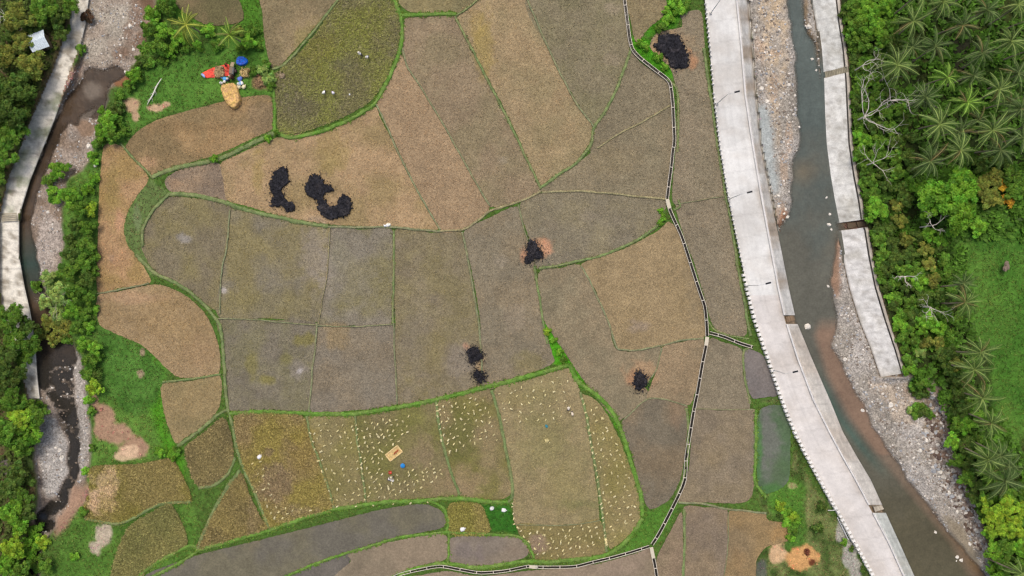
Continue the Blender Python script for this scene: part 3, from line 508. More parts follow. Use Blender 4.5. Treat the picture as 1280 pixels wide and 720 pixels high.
paint([(90,606),(104,610),(110,600),(112,622),(96,640),(80,660),(70,672),(70,650),(84,632)], (148,122,102), soft=2, grav=.4)
spot(38,480,8,22,(140,122,104),.9,.7,.1); spot(6,585,8,10,(128,120,116),.6,.8,.1)
# dense tangle between stream and fields
# ------------------------------------------------------------------ heights
pm = np.zeros((RHt, RWd))
for poly, c1, c2, tk in PLOTS: pm = np.maximum(pm, mask(smooth(poly, True, 3), 0, 0))
RHg = 0.13 + 0.10*(fbm(gx, gy, 30, 3, 4) - .5)
RHg = RHg*(1-blur(pm, 1)) + (-0.14)*blur(pm, 1)
RHg = RHg*(1-m_lb) + (LBED + .35*(fbm(gx, gy, 40, 5) - .5))*m_lb
m_lw = mask(smooth(LS_WAT, True, 3), 5, 2) * np.clip(m_lb*1.0, 0, 1) * (1-.75*np.clip((fbm(gx, gy, 9, 8, 4)-.58)*9, 0, 1)*(gy > 455))
kk_ = np.clip(mask(smooth(LS_WAT, True, 3), 5, 1), 0, 1)[..., None]*.75; RC = RC*(1-kk_) + lin((84,78,70))*kk_; m_bar = mask(LS_BAR, 2, 2)
RHg = RHg*(1-m_lw) + (-2.3)*m_lw; RHg = RHg*(1-m_bar) + (-1.6)*m_bar
spotsand = np.clip(1.2-np.hypot((gx-108)/14, (gy-158)/9), 0, 1); RHg = np.maximum(RHg, -2.3 + .75*spotsand)
m_all = m_rb > .5
forest_r = np.clip((gx - np.interp(gy, RY, RR)) / 6, 0, 1) * (gy < 474); RHg = RHg*(1-forest_r) + (-.55+.3*(fbm(gx, gy, 50, 7)-.5))*forest_r
bm_ = blur(m_rb, 2); RHg = RHg*(1-bm_) + (BED + .25 + .5*(fbm(gx, gy, 36, 6) - .5))*bm_
m_rw = mask(WR, 5, 3); RHg = RHg*(1-m_rw) + (-3.3)*m_rw
RHg = RHg*1.0
# below the road, the slopes and the old wall
L_, P_, T_x = cur(XL, gy), cur(XP, gy), cur(XT, gy)
mroad = (gx > L_+1.5) & (gx <= P_+1); RHg[mroad] = 0.6
mslp = (gx > P_+1) & (gx < T_x+1); u_ = np.clip((gx-P_)/(T_x-P_), 0, 1); RHg[mslp] = (1.0 - 3.5*u_ - .6)[mslp]
rl, rr = np.interp(gy, RY, RL), np.interp(gy, RY, RR); ms2 = (gx > rl-1) & (gx < rr+1) & (gy < 472); u2 = np.clip((gx-rl)/(rr-rl), 0, 1)
RHg[ms2] = (-2.5 + 2.1*u2 - .5)[ms2]
mg = ms2 & (gy > 277-(gx-1046)*.12) & (gy < 289-(gx-1046)*.12); RHg[mg] = (-2.5+1.2*u2)[mg]; RC[mg] = lin((98,82,66)); RG[mg] = .5
la, lb = np.interp(gy, LY, LA), np.interp(gy, LY, LB); ml = (gx > la+1) & (gx < lb-1) & (gy < 500); RHg[ml] = LTOP-.3
conc = mroad | mslp | (ms2 & ~mg) | ml; RC[conc] = lin((128,112,92)); RG[conc] = .6
RV[mroad | mslp | ml | (ms2 & ~mg)] = 0; RV *= (1-np.clip(m_rw*2, 0, 1)); RV *= (1-np.clip(m_lw*2, 0, 1)); RV *= (1-blur(pm, 1)*.999)
def samp(a, px, py):
    xi = np.clip(np.asarray(px)-OX, 0, RWd-1.001); yi = np.clip(np.asarray(py)-OY, 0, RHt-1.001); x0 = xi.astype(int); y0 = yi.astype(int); fx = xi-x0; fy = yi-y0
    if a.ndim == 3: fx = fx[..., None]; fy = fy[..., None]
    return (a[y0, x0]*(1-fx)+a[y0, x0+1]*fx)*(1-fy) + (a[y0+1, x0]*(1-fx)+a[y0+1, x0+1]*fx)*fy
def grid_faces(nx, ny):
    i = np.arange((ny-1)*(nx-1)); r = i//(nx-1); c = i % (nx-1); a = r*nx+c
    return np.stack([a, a+nx, a+nx+1, a+1], -1)
ext = [5, 12, 25, 60, 150, 500, 1500, 5000, 14000]
ax_ = np.concatenate([[-60-e for e in ext[::-1]], np.arange(-60, 1341, 2.0), [1340+e for e in ext]])
ay_ = np.concatenate([[-50-e for e in ext[::-1]], np.arange(-50, 771, 2.0), [770+e for e in ext]])
X, Y = np.meshgrid(ax_, ay_); hg = samp(RHg, X, Y)
far = (np.abs(X-640) > 1200) | (np.abs(Y-360) > 800); hg = np.where(far, np.maximum(hg, -.3), hg)
cg = samp(RC, X, Y) * (0.9 + 0.2*fbm(X, Y, 50, 9, 3))[..., None]
V = PA(X.ravel(), Y.ravel(), hg.ravel()); outside = (np.abs(X-640) > 700) | (np.abs(Y-360) > 420)
V[outside.ravel(), :2] = np.stack([(X-640)*S, (360-Y)*S], -1).reshape(-1, 2)[outside.ravel()]
tag(new_mesh('ground', V, grid_faces(len(ax_), len(ay_)), M['ground'], col=cg.reshape(-1, 3), alpha=samp(RG, X, Y).ravel(), smooth_sh=True), kind='structure')

# ------------------------------------------------------------------ the two waters
def water(name, poly, z, pad, colf, depthf):
    poly = np.array(poly); x0, x1 = poly[:, 0].min()-pad, poly[:, 0].max()+pad
    xs = np.arange(x0, x1, 3.0); ys = np.arange(-60, 781, 3.0); X, Y = np.meshgrid(xs, ys); near = blur(mask(smooth(poly, True, 3), 5, 0), 6, 2)
    nv = samp(near, X, Y); F = grid_faces(len(xs), len(ys)); keep = (nv.ravel()[F].max(1) > .01); F = F[keep]
    use = np.unique(F); mp = -np.ones(X.size, int); mp[use] = np.arange(len(use)); F = mp[F]
    x, y = X.ravel()[use], Y.ravel()[use]; d = z - samp(RHg, x, y)
    tag(new_mesh(name, PA(x, y, z + 0*x), F, M['water'], col=colf(x, y), alpha=depthf(d)), kind='structure')
def mixc(a, b, t): t = np.clip(t, 0, 1)[..., None]; return a*(1-t)+b*t
def rcol(x, y):
    n = fbm(x, y, 30, 12, 4); c = mixc(lin((80,90,86)), lin((90,90,80)), (y-150)/160 + (n-.5)*1.4)
    c = mixc(c, lin((84,80,62)), (y-520)/140 + (n-.5)*.6)
    mid = np.interp(y, [380, 420, 470, 520, 560, 620, 680, 720], [1030, 1020, 1036, 1062, 1092, 1140, 1190, 1212])
    br = np.clip((x-mid+6)/10, 0, 1)*np.clip((y-395)/20, 0, 1); c = mixc(c, lin((128,106,88)), br*np.where(y < 570, .95, .5)*np.clip(1.3-(y-640)/200, 0, 1))
    c = mixc(c, lin((108,84,56)), np.clip((x-mid-2)/18, 0, 1)*np.clip((y-600)/60, 0, 1)*.8)
    c = mixc(c, lin((72,90,80)), np.clip(1-np.abs(x-mid+14)/10, 0, 1)*np.clip((y-450)/40, 0, 1)*np.clip((600-y)/40, 0, 1))
    c = mixc(c, lin((104,98,82)), np.clip(1-np.hypot((x-1004)/22, (y-215)/22), 0, 1)); c = mixc(c, lin((92,78,58)), np.clip((x-1012-(y)*.06)/8, 0, 1)*np.clip((90-y)/30, 0, 1)*.7)
    return c
water('river', WR, WL, 20, rcol, lambda d: 1-np.exp(-np.clip(d, 0, 9)*2.6))
_rc0 = rcol
def rcol(x, y):
    tt = cur(XT, y); s_ = fbm((x-tt)*3.2, y*.5, 14, 15, 4); s2 = fbm((x-tt)*2, y*.6, 26, 16, 3); return _rc0(x+14*(s2-.5), y)*(.74+.52*s_)[:, None]
def lcol(x, y):
    n = fbm(x, y, 16, 14, 4); c = mixc(lin((78,64,50)), lin((64,54,44)), (n-.4)*3); c = mixc(c, lin((50,66,58)), np.clip(1-np.abs(y-330)/50, 0, 1))
    c = mixc(c, lin((50,47,42)), (y-400)/60); c = mixc(c, lin((108,98,86)), np.clip(1.25-np.hypot((x-117)/13, (y-114)/18)-2.6*(n-.5), 0, 1)*1.1*(y < 145)); return mixc(c, lin((70,76,84)), np.clip(1-np.hypot((x-54)/8, (y-646)/6), 0, 1))
water('stream', LS_WAT, LW, 20, lcol, lambda d: 1-np.exp(-np.clip(d, 0, 9)*5))

# ------------------------------------------------------------------ rice plots
def inside_cdt(poly, st=3.0):
    b = smooth(poly, True, 2.5); b = b + (rng.rand(*b.shape)-.5)*0.9
    x0, y0 = b.min(0); x1, y1 = b.max(0); xs, ys = np.meshgrid(np.arange(x0, x1, st), np.arange(y0, y1, st))
    q = np.stack([xs.ravel(), ys.ravel()], -1) + (rng.rand(xs.size, 2)-.5)*st*.5; q = q[pip(q[:, 0], q[:, 1], b)]
    d = np.min(np.hypot(q[:, None, 0]-b[None, :, 0], q[:, None, 1]-b[None, :, 1]), 1); q = q[d > 1.6]
    pts = np.vstack([b, q]); n = len(b)
    r = delaunay_2d_cdt([Vector(p) for p in pts], [], [list(range(n))], 1, 1e-4)
    return np.array([tuple(v) for v in r[0]]), r[2]
def patchcol(x, y, c):
    for (a, b_, rx, ry, cc, st) in PATCH:
        d = np.hypot((x-a)/rx, (y-b_)/ry)
        if d.min() > 1.7: continue
        d = d + 1.5*(fbm(x, y, 7, 21, 4)-.5); t = np.clip((1.2-d)/.55, 0, 1)*st
        c = c*(1-t[:, None]) + lin(cc)*t[:, None]
    return c
for i, (poly, c1, c2, tk) in enumerate(PLOTS):
    v, f = inside_cdt(poly); x, y = v[:, 0], v[:, 1]
    t = np.clip((fbm(x, y, 34, 30+i, 5)-.36)/.28, 0, 1)*.75; c = mixc(lin(c1), lin(c2), t)
    c = c*np.array([.94, .966, .985])*(1+.34*(fbm(x, y, 10, 70+i, 3)-.5))[:, None]
    c = patchcol(x, y, c)*(1.0 if tk == 's' else 1.0); z = 0.02 + 0.0035*i + 0.04*(fbm(x, y, 12, 80+i, 3)-.5)*0
    V = PA(x, y, z + 0*x)
    o = new_mesh('rice_field', V, f, M['stubble' if tk == 's' else 'mudfield' if tk == 'm' else 'ricefield'], col=c)
    tag(o, kind='structure')

# ------------------------------------------------------------------ grass tufts
def tufts(name, px, py, pz, col, size, nb=5, spread=1.0, label=None):
    n = len(px); base = PA(px, py, pz); a = rng.rand(n, nb)*6.283; L = size[:, None]*(.6+.6*rng.rand(n, nb)); wd = L*(.22+.1*rng.rand(n, nb))
    dx, dy = np.cos(a), np.sin(a); B = base[:, None, :] + np.stack([dx, dy, 0*dx], -1)*(L*.08)[..., None]
    tip = B + np.stack([dx*L*.75*spread, dy*L*.75*spread, L*(.35+.5*rng.rand(n, nb))], -1)
    s_ = np.stack([-dy*wd, dx*wd, 0*wd], -1); mid = B + np.stack([dx*L*.35*spread, dy*L*.35*spread, L*.4], -1)
    Vv = np.stack([B, mid+s_, tip, mid-s_], 2).reshape(-1, 3); nq = n*nb
    F = np.arange(nq*4).reshape(-1, 4); cc = col[:, None, :]*(.7+.6*rng.rand(n, nb, 1))
    cc = np.repeat(cc.reshape(-1, 3), 4, 0)
    o = new_mesh(name, Vv, F, M['grass'], col=cc); tag(o, label, None, None, 'stuff')
    return o
n = 560000; px = rng.rand(n)*1400-60; py = rng.rand(n)*830-55; d = samp(RV, px, py)*(.55+.9*(fbm(px, py, 7, 90, 3)-.3))
k = rng.rand(n) < d*.62; px, py = px[k], py[k]; k = np.arange(len(px)) < 120000; px, py = px[k], py[k]
c = samp(RC, px, py); g_ = rng.rand(len(px), 1); c = c*(1.0+.6*g_); c[:, 0] *= (1.12+.5*rng.rand(len(px))); c[:, 2] *= 1.3; hz = samp(RHg, px, py)
tufts('grass', px, py, hz-.02, c, .18+.26*rng.rand(len(px))**2, 4, label=None)

n = 14000; px = 1052+rng.rand(n)*260; py = -25+rng.rand(n)*760; k = (px > np.interp(py, RY, RR)+1) & (py < 300) | (px > np.interp(py, BY, BX)+2) & (py > 300) & (px < np.interp(py, [300, 400, 500, 560, 620, 720], [1205, 1215, 1235, 1275, 1320, 1330]))
px, py = px[k], py[k]; t = fbm(px, py, 16, 93, 3)[:, None]; c = lin((62,88,34))*(1-t)+lin((84,124,40))*t; c = c*(.8+1.1*rng.rand(len(px), 1)); k2 = rng.rand(len(px)) < np.clip((t[:, 0]-.3)*3, .25, 1)
px, py, c = px[k2], py[k2], c[k2]; tufts('undergrowth', px, py, samp(RHg, px, py), c, .5+.9*rng.rand(len(px)), 7)

n = 5000; px = -30+rng.rand(n)*140; py = -25+rng.rand(n)*770; k = px < np.interp(py, LY, LA)-3+np.where(py > 500, 5, 0); px, py = px[k], py[k]; t = fbm(px, py, 12, 95, 3)[:, None]; c = (lin((66,84,38))*(1-t)+lin((96,112,52))*t)*(.8+.9*rng.rand(len(px), 1))
tufts('undergrowth', px, py, samp(RHg, px, py), c, .4+.7*rng.rand(len(px)), 6)

# ------------------------------------------------------------------ bunds between the plots
bt = []
for bi, (pts, wd, cc) in enumerate(BUNDS):
    p = smooth(pts, False, 1.5); m = len(p); d = np.gradient(p, axis=0); d /= np.hypot(d[:, 0], d[:, 1])[:, None]+1e-9; nr = np.stack([-d[:, 1], d[:, 0]], -1)
    p = p + nr*(2.4*(fbm(p[:, 0], p[:, 1], 22, 210+bi, 3)-.5))[:, None]
    base = lin(cc); V = []; C = []
    for u, z in ((-1, -.08), (-.7, .11), (-.2, .17), (.3, .17), (.72, .10), (1, -.08)):
        hw = wd*.5*(.42+1.0*fbm(p[:, 0]+50*u, p[:, 1], 5, 110, 3)); q = p + nr*(hw*u)[:, None]
        V.append(PA(q[:, 0], q[:, 1], z*(.7+.6*vnoise(q[:, 0]/5, q[:, 1]/5, 111)) + .14*(abs(u) < .9))); t = np.clip((fbm(q[:, 0], q[:, 1], 9, 112+bi % 5, 3)-.3)*1.6, 0, 1)
        cx = mixc(base, lin((132,122,88)), t*(.6 if wd < 4 else .42)); C.append(cx*(.78+.5*vnoise(q[:, 0]/3, q[:, 1]/3, 113))[:, None])
    V = np.stack(V, 1); C = np.stack(C, 1); F = grid_faces(6, m)
    tag(new_mesh('field_bund', V.reshape(-1, 3), F, M['bund'], col=C.reshape(-1, 3), smooth_sh=True), kind='structure')
    nt_ = int(m*1.5*wd*(.5 if cc is BG else .4 if cc is BM else .22)*(1.0)); ii = rng.randint(0, m, nt_); u = np.clip(rng.randn(nt_)*.55, -1.35, 1.35); q = p[ii] + nr[ii]*(u*wd*.5)[:, None] + rng.rand(nt_, 2)-.5
    bt.append((q, np.tile(base, (nt_, 1)), np.full(nt_, .32 if cc is BG else .25 if cc is BM else .18)))
q = np.vstack([b_[0] for b_ in bt]); c = np.vstack([b_[1] for b_ in bt]); s_ = np.concatenate([b_[2] for b_ in bt])
c = c*(.75+.75*rng.rand(len(q), 1)); c[:, 0] *= .9+.6*rng.rand(len(q))
tufts('bund_grass', q[:, 0], q[:, 1], .08+0*s_, c, s_*(.6+.8*rng.rand(len(s_))), 4)
# standing and lodged rice in the unharvested plots, loose stubble in the cut ones
for tk, nm, dens, sz in (('r', 'standing_rice', .55, .30), ('d', 'standing_rice', 1.1, .34), ('s', 'rice_stubble', .14, .15)):
    PX = []; PY = []; CC = []
    for i, (poly, c1, c2, k_) in enumerate(PLOTS):
        if k_ != tk: continue
        b = smooth(poly, True, 3); x0, y0 = b.min(0); x1, y1 = b.max(0); n = int((x1-x0)*(y1-y0)*dens); x = x0+rng.rand(n)*(x1-x0); y = y0+rng.rand(n)*(y1-y0); k = pip(x, y, b); x, y = x[k], y[k]
        t = np.clip((fbm(x, y, 34, 30+i, 5)-.36)/.28, 0, 1); c = patchcol(x, y, mixc(lin(c1), lin(c2), t))
        pc = mixc(lin(c1), lin(c2), t); kp = (np.abs(c-pc).sum(1) < .05) | (rng.rand(len(x)) < .25) | (tk != 'd'); x, y, c = x[kp], y[kp], c[kp]; c = c*np.array([1.5, 1.58, 1.5]) if tk == 'd' else c*np.array([1.7, 1.85, 1.4]) if tk == 'r' else c*1.75
        PX.append(x); PY.append(y); CC.append(c)
    x = np.concatenate(PX); y = np.concatenate(PY); c = np.vstack(CC); c = c*(.7+.6*rng.rand(len(x), 1))
    tufts(nm, x, y, .12+0*x, c, sz*(.6+.8*rng.rand(len(x))), 4)
# ------------------------------------------------------------------ concrete road on the embankment
def strip(name, mat, y0, y1, prof, colf, step=2.0, parent=None, kind=None, smooth_sh=False):
    """prof(y) -> list of (px array, z array) across; one sheet"""
    ys = np.arange(y0, y1+.01, step); cols = prof(ys); V = np.stack([PA(x, yy, z) for x, yy, z in cols], 1); C = colf(ys, cols); F = grid_faces(len(cols), len(ys))
    o = new_mesh(name, V.reshape(-1, 3), F, mat, col=C.reshape(-1, 3), parent=parent, smooth_sh=smooth_sh)
    if kind: tag(o, kind=kind)
    return o
def road_prof(ys):
    L, Pp = cur(XL, ys), cur(XP, ys); out = [(L+.0, ys, -.3+0*ys), (L+.0, ys, .87+0*ys), (L+.4, ys, .9+0*ys)]
    for u in np.linspace(.04, 1, 24): out.append((L+(Pp-L)*u, ys, 0.9+.02*math.sin(u*3.1)+0*ys))
    return out
def road_col(ys, cols):
    nU = len(cols); C = np.zeros((len(ys), nU, 3)); base = np.where(ys[:, None] < 370, lin((212,212,208)), lin((208,204,199)))
    for j in range(nU):
        u = max(0, (j-2)/(nU-3)); seg = np.floor((ys+6*u*3)/27).astype(int); tone = .94+.1*np.random.RandomState(5).rand(80)[(seg+20) % 80]; tone = tone*np.where(u > .5, .97+.05*np.random.RandomState(8).rand(80)[(seg+20) % 80], 1)
        joint = 1-.09*(((ys+6*u) % 27) < 2.0); joint = joint*(1-.05*(abs(u-.5) < .025))
        n = fbm(ys, ys*0+u*30, 30, 33, 4); t = np.clip((n-.42)*3, 0, 1)*.32 + .35*np.clip((u-.8)*5, 0, 1)*np.clip((fbm(ys, 0*ys, 14, 35, 3)-.3)*2, 0, 1) + .12*np.clip((.08-u)*12, 0, 1)
        streak = .95+.1*vnoise(ys/60, 0*ys+u*14, 37); C[:, j] = mixc(base, lin((156,142,124)), t)*(tone*joint*streak)[:, None]
    return C
strip('road', M['concrete'], -150, 900, road_prof, road_col, kind='structure')
# ------------------------------------------------------------------ sloping river walls
def slope_wall(name, label, y0, y1, kerb_w, slant=0, col=(204,203,198), st=(156,138,116)):
    root = empty(name, P(float(cur(XP, np.array([(y0+y1)/2.]))[0]), (y0+y1)/2., 0)); tag(root, label, 'river wall', 'sloping walls along the concrete road')
    off = Vector(root.location)
    def fix(o): o.data.transform(Matrix.Translation(-off)); return o
    def prof(ys):
        Pp, T = cur(XP, ys), cur(XT, ys); out = [(Pp+kerb_w-.2, ys+slant*0, .95+0*ys)]
        for u in np.linspace(.0, 1, 9): out.append((Pp+kerb_w+(T-Pp-kerb_w)*u, ys+slant*u, 1.03-3.5*u+0*ys))
        out.append((T, ys+slant, -3.4+0*ys)); return out
    def cf(ys, cols):
        C = np.zeros((len(ys), len(cols), 3))
        for j in range(len(cols)):
            u = j/(len(cols)-1); n = fbm(ys, 0*ys+u*9, 22, 41, 4); t = np.clip((n-.46)*3.2, 0, 1)*(.75 if y0 < 400 else .4); joint = 1-.14*((ys % 24) < 2); C[:, j] = mixc(lin(col)*np.ones((len(ys), 1)), lin(st), t)*(joint*(.86+.25*vnoise(ys/8, 0*ys+u*5, 43)))[:, None]
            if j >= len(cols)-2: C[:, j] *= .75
        return C
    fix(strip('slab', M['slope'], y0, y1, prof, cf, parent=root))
    def tp(ys):
        T = cur(XT, ys)+slant; return [(T-.3, ys, -3.2+0*ys), (T-.3, ys, -2.3+0*ys), (T+1.3, ys, -2.28+0*ys), (T+1.3, ys, -3.2+0*ys)]
    if y0 < 200: fix(strip('toe_kerb', M['concrete'], y0, 300, tp, lambda ys, c: np.ones((len(ys), len(c), 1))*lin((206,202,192))*(.8+.3*vnoise(ys/9, ys*0, 45))[:, None, None], parent=root))
    def kp(ys):
        Pp = cur(XP, ys); return [(Pp-.2, ys, .8+0*ys), (Pp-.2, ys, 1.2+0*ys), (Pp+kerb_w*.5, ys, 1.25+0*ys), (Pp+kerb_w, ys, 1.2+0*ys), (Pp+kerb_w, ys, .8+0*ys)]
    fix(strip('parapet', M['concrete'], y0, y1, kp, lambda ys, c: np.ones((len(ys), len(c), 1))*lin((214,212,208))*(.93+.1*vnoise(ys/12, ys*0, 44))[:, None, None], parent=root))
    for yy in (y0, y1):
        xs = cur(XP, np.array([yy]))[0], cur(XT, np.array([yy]))[0]
        V = [P(xs[0], yy, 1.0), P(xs[1], yy+slant, -2.45), P(xs[1], yy+slant, -3.4), P(xs[0], yy, -2.0)]
        V = np.array(V)-np.array(off); V2 = V + np.array([0, .12 if yy == y1 else -.12, 0]); F = [(0, 1, 2, 3), (7, 6, 5, 4)] + [(i, (i+1) % 4, 4+(i+1) % 4, 4+i) for i in range(4)]
        new_mesh('end_wall', np.vstack([V, V2]), F, M['slope'], col=np.tile(lin((150,138,122)), (8, 1)), parent=root)
    return root
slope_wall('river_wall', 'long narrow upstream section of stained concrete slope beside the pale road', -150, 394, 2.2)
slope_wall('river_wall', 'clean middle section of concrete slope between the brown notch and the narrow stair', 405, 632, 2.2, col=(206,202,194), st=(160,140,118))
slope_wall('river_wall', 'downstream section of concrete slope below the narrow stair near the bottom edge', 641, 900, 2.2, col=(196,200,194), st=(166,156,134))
def stair(name, label, corners, zs, nstep, col, width_steps=True):
    """corners: top-left, bottom-left, bottom-right, top-right pixel points; z from first edge (zs[0]) to last (zs[1])"""
    a, b, c, d = [np.array(q, float) for q in corners]; mb = MB(); off = P((a[0]+c[0])/2, (a[1]+c[1])/2, 0)
    for i in range(nstep):
        t0, t1 = i/nstep, (i+1)/nstep; z = zs[0]+(zs[1]-zs[0])*(t0+t1)/2
        q = [a+(d-a)*t0, b+(c-b)*t0, b+(c-b)*t1, a+(d-a)*t1]; V = [np.array(P(*p, z))-off for p in q] + [np.array(P(*p, z))-off-np.array([0, 0, .9]) for p in q]
        V = [np.array(v) for v in V]; F = [(0, 1, 2, 3), (7, 6, 5, 4)] + [(j, 4+j, 4+(j+1) % 4, (j+1) % 4) for j in range(4)]
        mb.add(V, F, lin(col)*(.82+.3*random.random()))
    o = mb.build(name, M['slope']); o.location = off; tag(o, label, 'steps'); return o
stair('drain_steps', 'brown stained steps in the notch between two concrete slope sections', [(982,396),(984,403),(995,400),(993,393)], (.7, -2.4), 8, (132,112,90))
stair('concrete_steps', 'narrow pale stair cut through the concrete slope near the bottom edge', [(1092,634),(1094,640),(1106,636),(1103,631)], (.9, -2.4), 12, (178,170,154))
# right-hand slope: two slabs and a chute
def slab_wall(name, label, y0, y1, s0, s1, col):
    root = empty(name, P(float(np.interp((y0+y1)/2, RY, RL)), (y0+y1)/2., 0)); tag(root, label, 'river wall', 'sloping concrete on the wooded bank'); off = Vector(root.location)
    n = max(2, int((y1-y0)/2)); ts = np.linspace(0, 1, n); us = [0, 0, .08, .16, .24, .32, .4, .48, .56, .64, .72, .8, .84]
    V = []; C = []
    for k_, u in enumerate(us):
        sl = s0+(s1-s0)*ts; ys = y0+(y1-y0)*ts; yy = ys - sl*u*1.0; x = np.interp(ys, RY, RL)*(1-u) + np.interp(yy, RY, RR)*u; z = -2.4+2.1*u+0*ys
        if k_ == 0: z = z-1.2
        V.append(PA(x, yy, z)); nz = fbm(x, yy, 16, 51, 4); t = np.clip((nz-.47)*3, 0, 1)*.5; joint = 1-.12*((ys % 26) < 2); dark = np.clip((fbm(x, yy, 5, 53, 3)-.55)*5, 0, 1)*.35*(u > .12)
        C.append(mixc(mixc(lin(col)*np.ones((n, 1)), lin((150,146,130)), t), lin((110,100,84)), dark)*(joint*(.88+.2*vnoise(x/7, yy/5, 55)))[:, None])
    V = np.stack(V, 1); C = np.stack(C, 1); o = new_mesh('slab', V.reshape(-1, 3), grid_faces(len(us), n), M['slope'], col=C.reshape(-1, 3), parent=root); o.data.transform(Matrix.Translation(-off))
    # gutter and top kerb
    for nm, ua, ub, za, zb, cc in (('gutter', .84, .895, -.85, -.75, (112,108,100)), ('top_kerb', .895, 1.0, -.3, -.25, (182,174,160))):
        V = []; C = []
        for u, z in ((ua, za-.4), (ua, za if nm == 'gutter' else zb), ((ua+ub)/2, zb+(0 if nm != 'gutter' else -.1)), (ub, zb), (ub, zb-.8)):
            sl = s0+(s1-s0)*ts; ys = y0+(y1-y0)*ts; yy = ys-sl*u; x = np.interp(ys, RY, RL)*(1-u)+np.interp(yy, RY, RR)*u; V.append(PA(x, yy, z+0*x)); C.append(lin(cc)*(.8+.4*fbm(x, yy, 9, 57, 3))[:, None])
        V = np.stack(V, 1); C = np.stack(C, 1); o = new_mesh(nm, V.reshape(-1, 3), grid_faces(5, n), M['slope'], col=C.reshape(-1, 3), parent=root); o.data.transform(Matrix.Translation(-off))
    for e, (yy, sl) in enumerate(((y0, s0), (y1, s1))):
        q = [(np.interp(yy, RY, RL), yy, -2.4), (np.interp(yy-sl, RY, RR), yy-sl, -.35), (np.interp(yy-sl, RY, RR), yy-sl, -1.9), (np.interp(yy, RY, RL), yy, -3.5)]
        V = np.array([P(*v) for v in q])-np.array(off); V2 = V+np.array([0, .1 if e == 0 else -.1, 0])*-1; F = [(0, 1, 2, 3), (7, 6, 5, 4)] + [(i, (i+1) % 4, 4+(i+1) % 4, 4+i) for i in range(4)]
        new_mesh('end_wall', np.vstack([V, V2]), F, M['slope'], col=np.tile(lin((146,136,122)), (8, 1)), parent=root)
slab_wall('river_wall', 'weathered upstream concrete slope on the wooded bank with a grey stepped chute at its lower end', -150, 91, 2, 8, (202,203,198))
slab_wall('river_wall', 'middle concrete slope on the wooded bank between stepped chute and dark gap', 98, 279, 8, 5, (210,210,205))
slab_wall('river_wall', 'last concrete slope on the wooded bank, from the dark gap to the gravel', 288, 472, 4, 6, (212,211,207))
stair('stepped_chute', 'grey stepped chute across the concrete slope under the pale branches', [(1027,91),(1028,98),(1061,90),(1060,82)], (-2.4, -.3), 16, (146,140,120))
stair('drain_culvert', 'dark muddy drain floor in the gap between two concrete slopes', [(1047,281),(1048,287),(1085,282),(1083,276)], (-2.45, -1.0), 3, (96,82,66))
# old wall on the left
root = empty('old_river_wall', P(40, 200, 0)); tag(root, 'old mossy concrete river wall under the trees on the narrow stream', 'river wall'); off = Vector(root.location)
ys = np.arange(-150, 500, 2.0); us = [0, 0, .1, .25, .4, .5, .6, .75, .9, 1, 1, 1.04]; zs = [-1.6, -.9, -.88, -.9, -.9, -.92, -.9, -.9, -.9, -.88, -2.4, -2.6]; V = []; C = []
for u, z in zip(us, zs):
    x = np.interp(ys, LY, LA)*(1-u)+np.interp(ys, LY, LB)*u; V.append(PA(x, ys, z+0*ys)); n1 = fbm(x, ys, 8, 61, 4); n2 = fbm(x, ys, 12, 64, 4)
    c = mixc(lin((222,217,203))*np.ones((len(ys), 1)), lin((128,118,100)), np.clip((n1-.47)*4, 0, 1)*.75); moss = np.clip((n2-.42)*4, 0, 1)*np.clip((225-np.abs(ys-190)*2.2)/60, 0, .6)
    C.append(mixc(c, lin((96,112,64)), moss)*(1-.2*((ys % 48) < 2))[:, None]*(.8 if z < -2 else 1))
V = np.stack(V, 1); C = np.stack(C, 1); o = new_mesh('wall', V.reshape(-1, 3), grid_faces(len(us), len(ys)), M['slope'], col=C.reshape(-1, 3), parent=root); o.data.transform(Matrix.Translation(-off))
mb = MB()
for k_ in range(5): mb.box(tuple(np.array(P(11.5, 267+k_*2.2, -.9+.1*k_))-np.array(off)), (3.3, .28, .12), .05, lin((168,160,140))*(.9+.2*random.random()))
mb.build('crossing_slab', M['slope'], root)

# ------------------------------------------------------------------ white blocks along the road
def make_block():
    mb = MB(); mb.box((0, 0, .34), (.74, .66, .8), 0, lin((226,224,218)), taper=.9)
    return mb.build('concrete_block', M['concrete'], link=False)
BM_ = make_block(); y = -6.0; nb_ = 0
while y < 728:
    x = float(cur(XL, np.array([y]))[0]); x2 = float(cur(XL, np.array([y+4.]))[0]); dl = math.hypot(x2-x, 4); jx = random.uniform(-.3, .3)
    big = 1.0 if y > 340 else .5
    if not (y < 200 and random.random() < .12):
        o = ob('concrete_block', BM_, None, P(x-(1.3 if y > 340 else .2)+jx, y, .82 if y > 340 else .76), (0, 0, math.atan2(x2-x, 4)+random.uniform(-.12, .12)), (big*random.uniform(.9, 1.1), big*random.uniform(.85, 1.1), random.uniform(.8, 1.15)))
        g = 'half buried' if y < 340 else 'clean white'
        tag(o, 'small half buried concrete block in the upstream row edging the pale road' if y < 340 else 'small white concrete block in the downstream row edging the pale road', 'block', 'half buried road edge blocks' if y < 340 else 'white road edge blocks')
    y += 5.9*4/dl
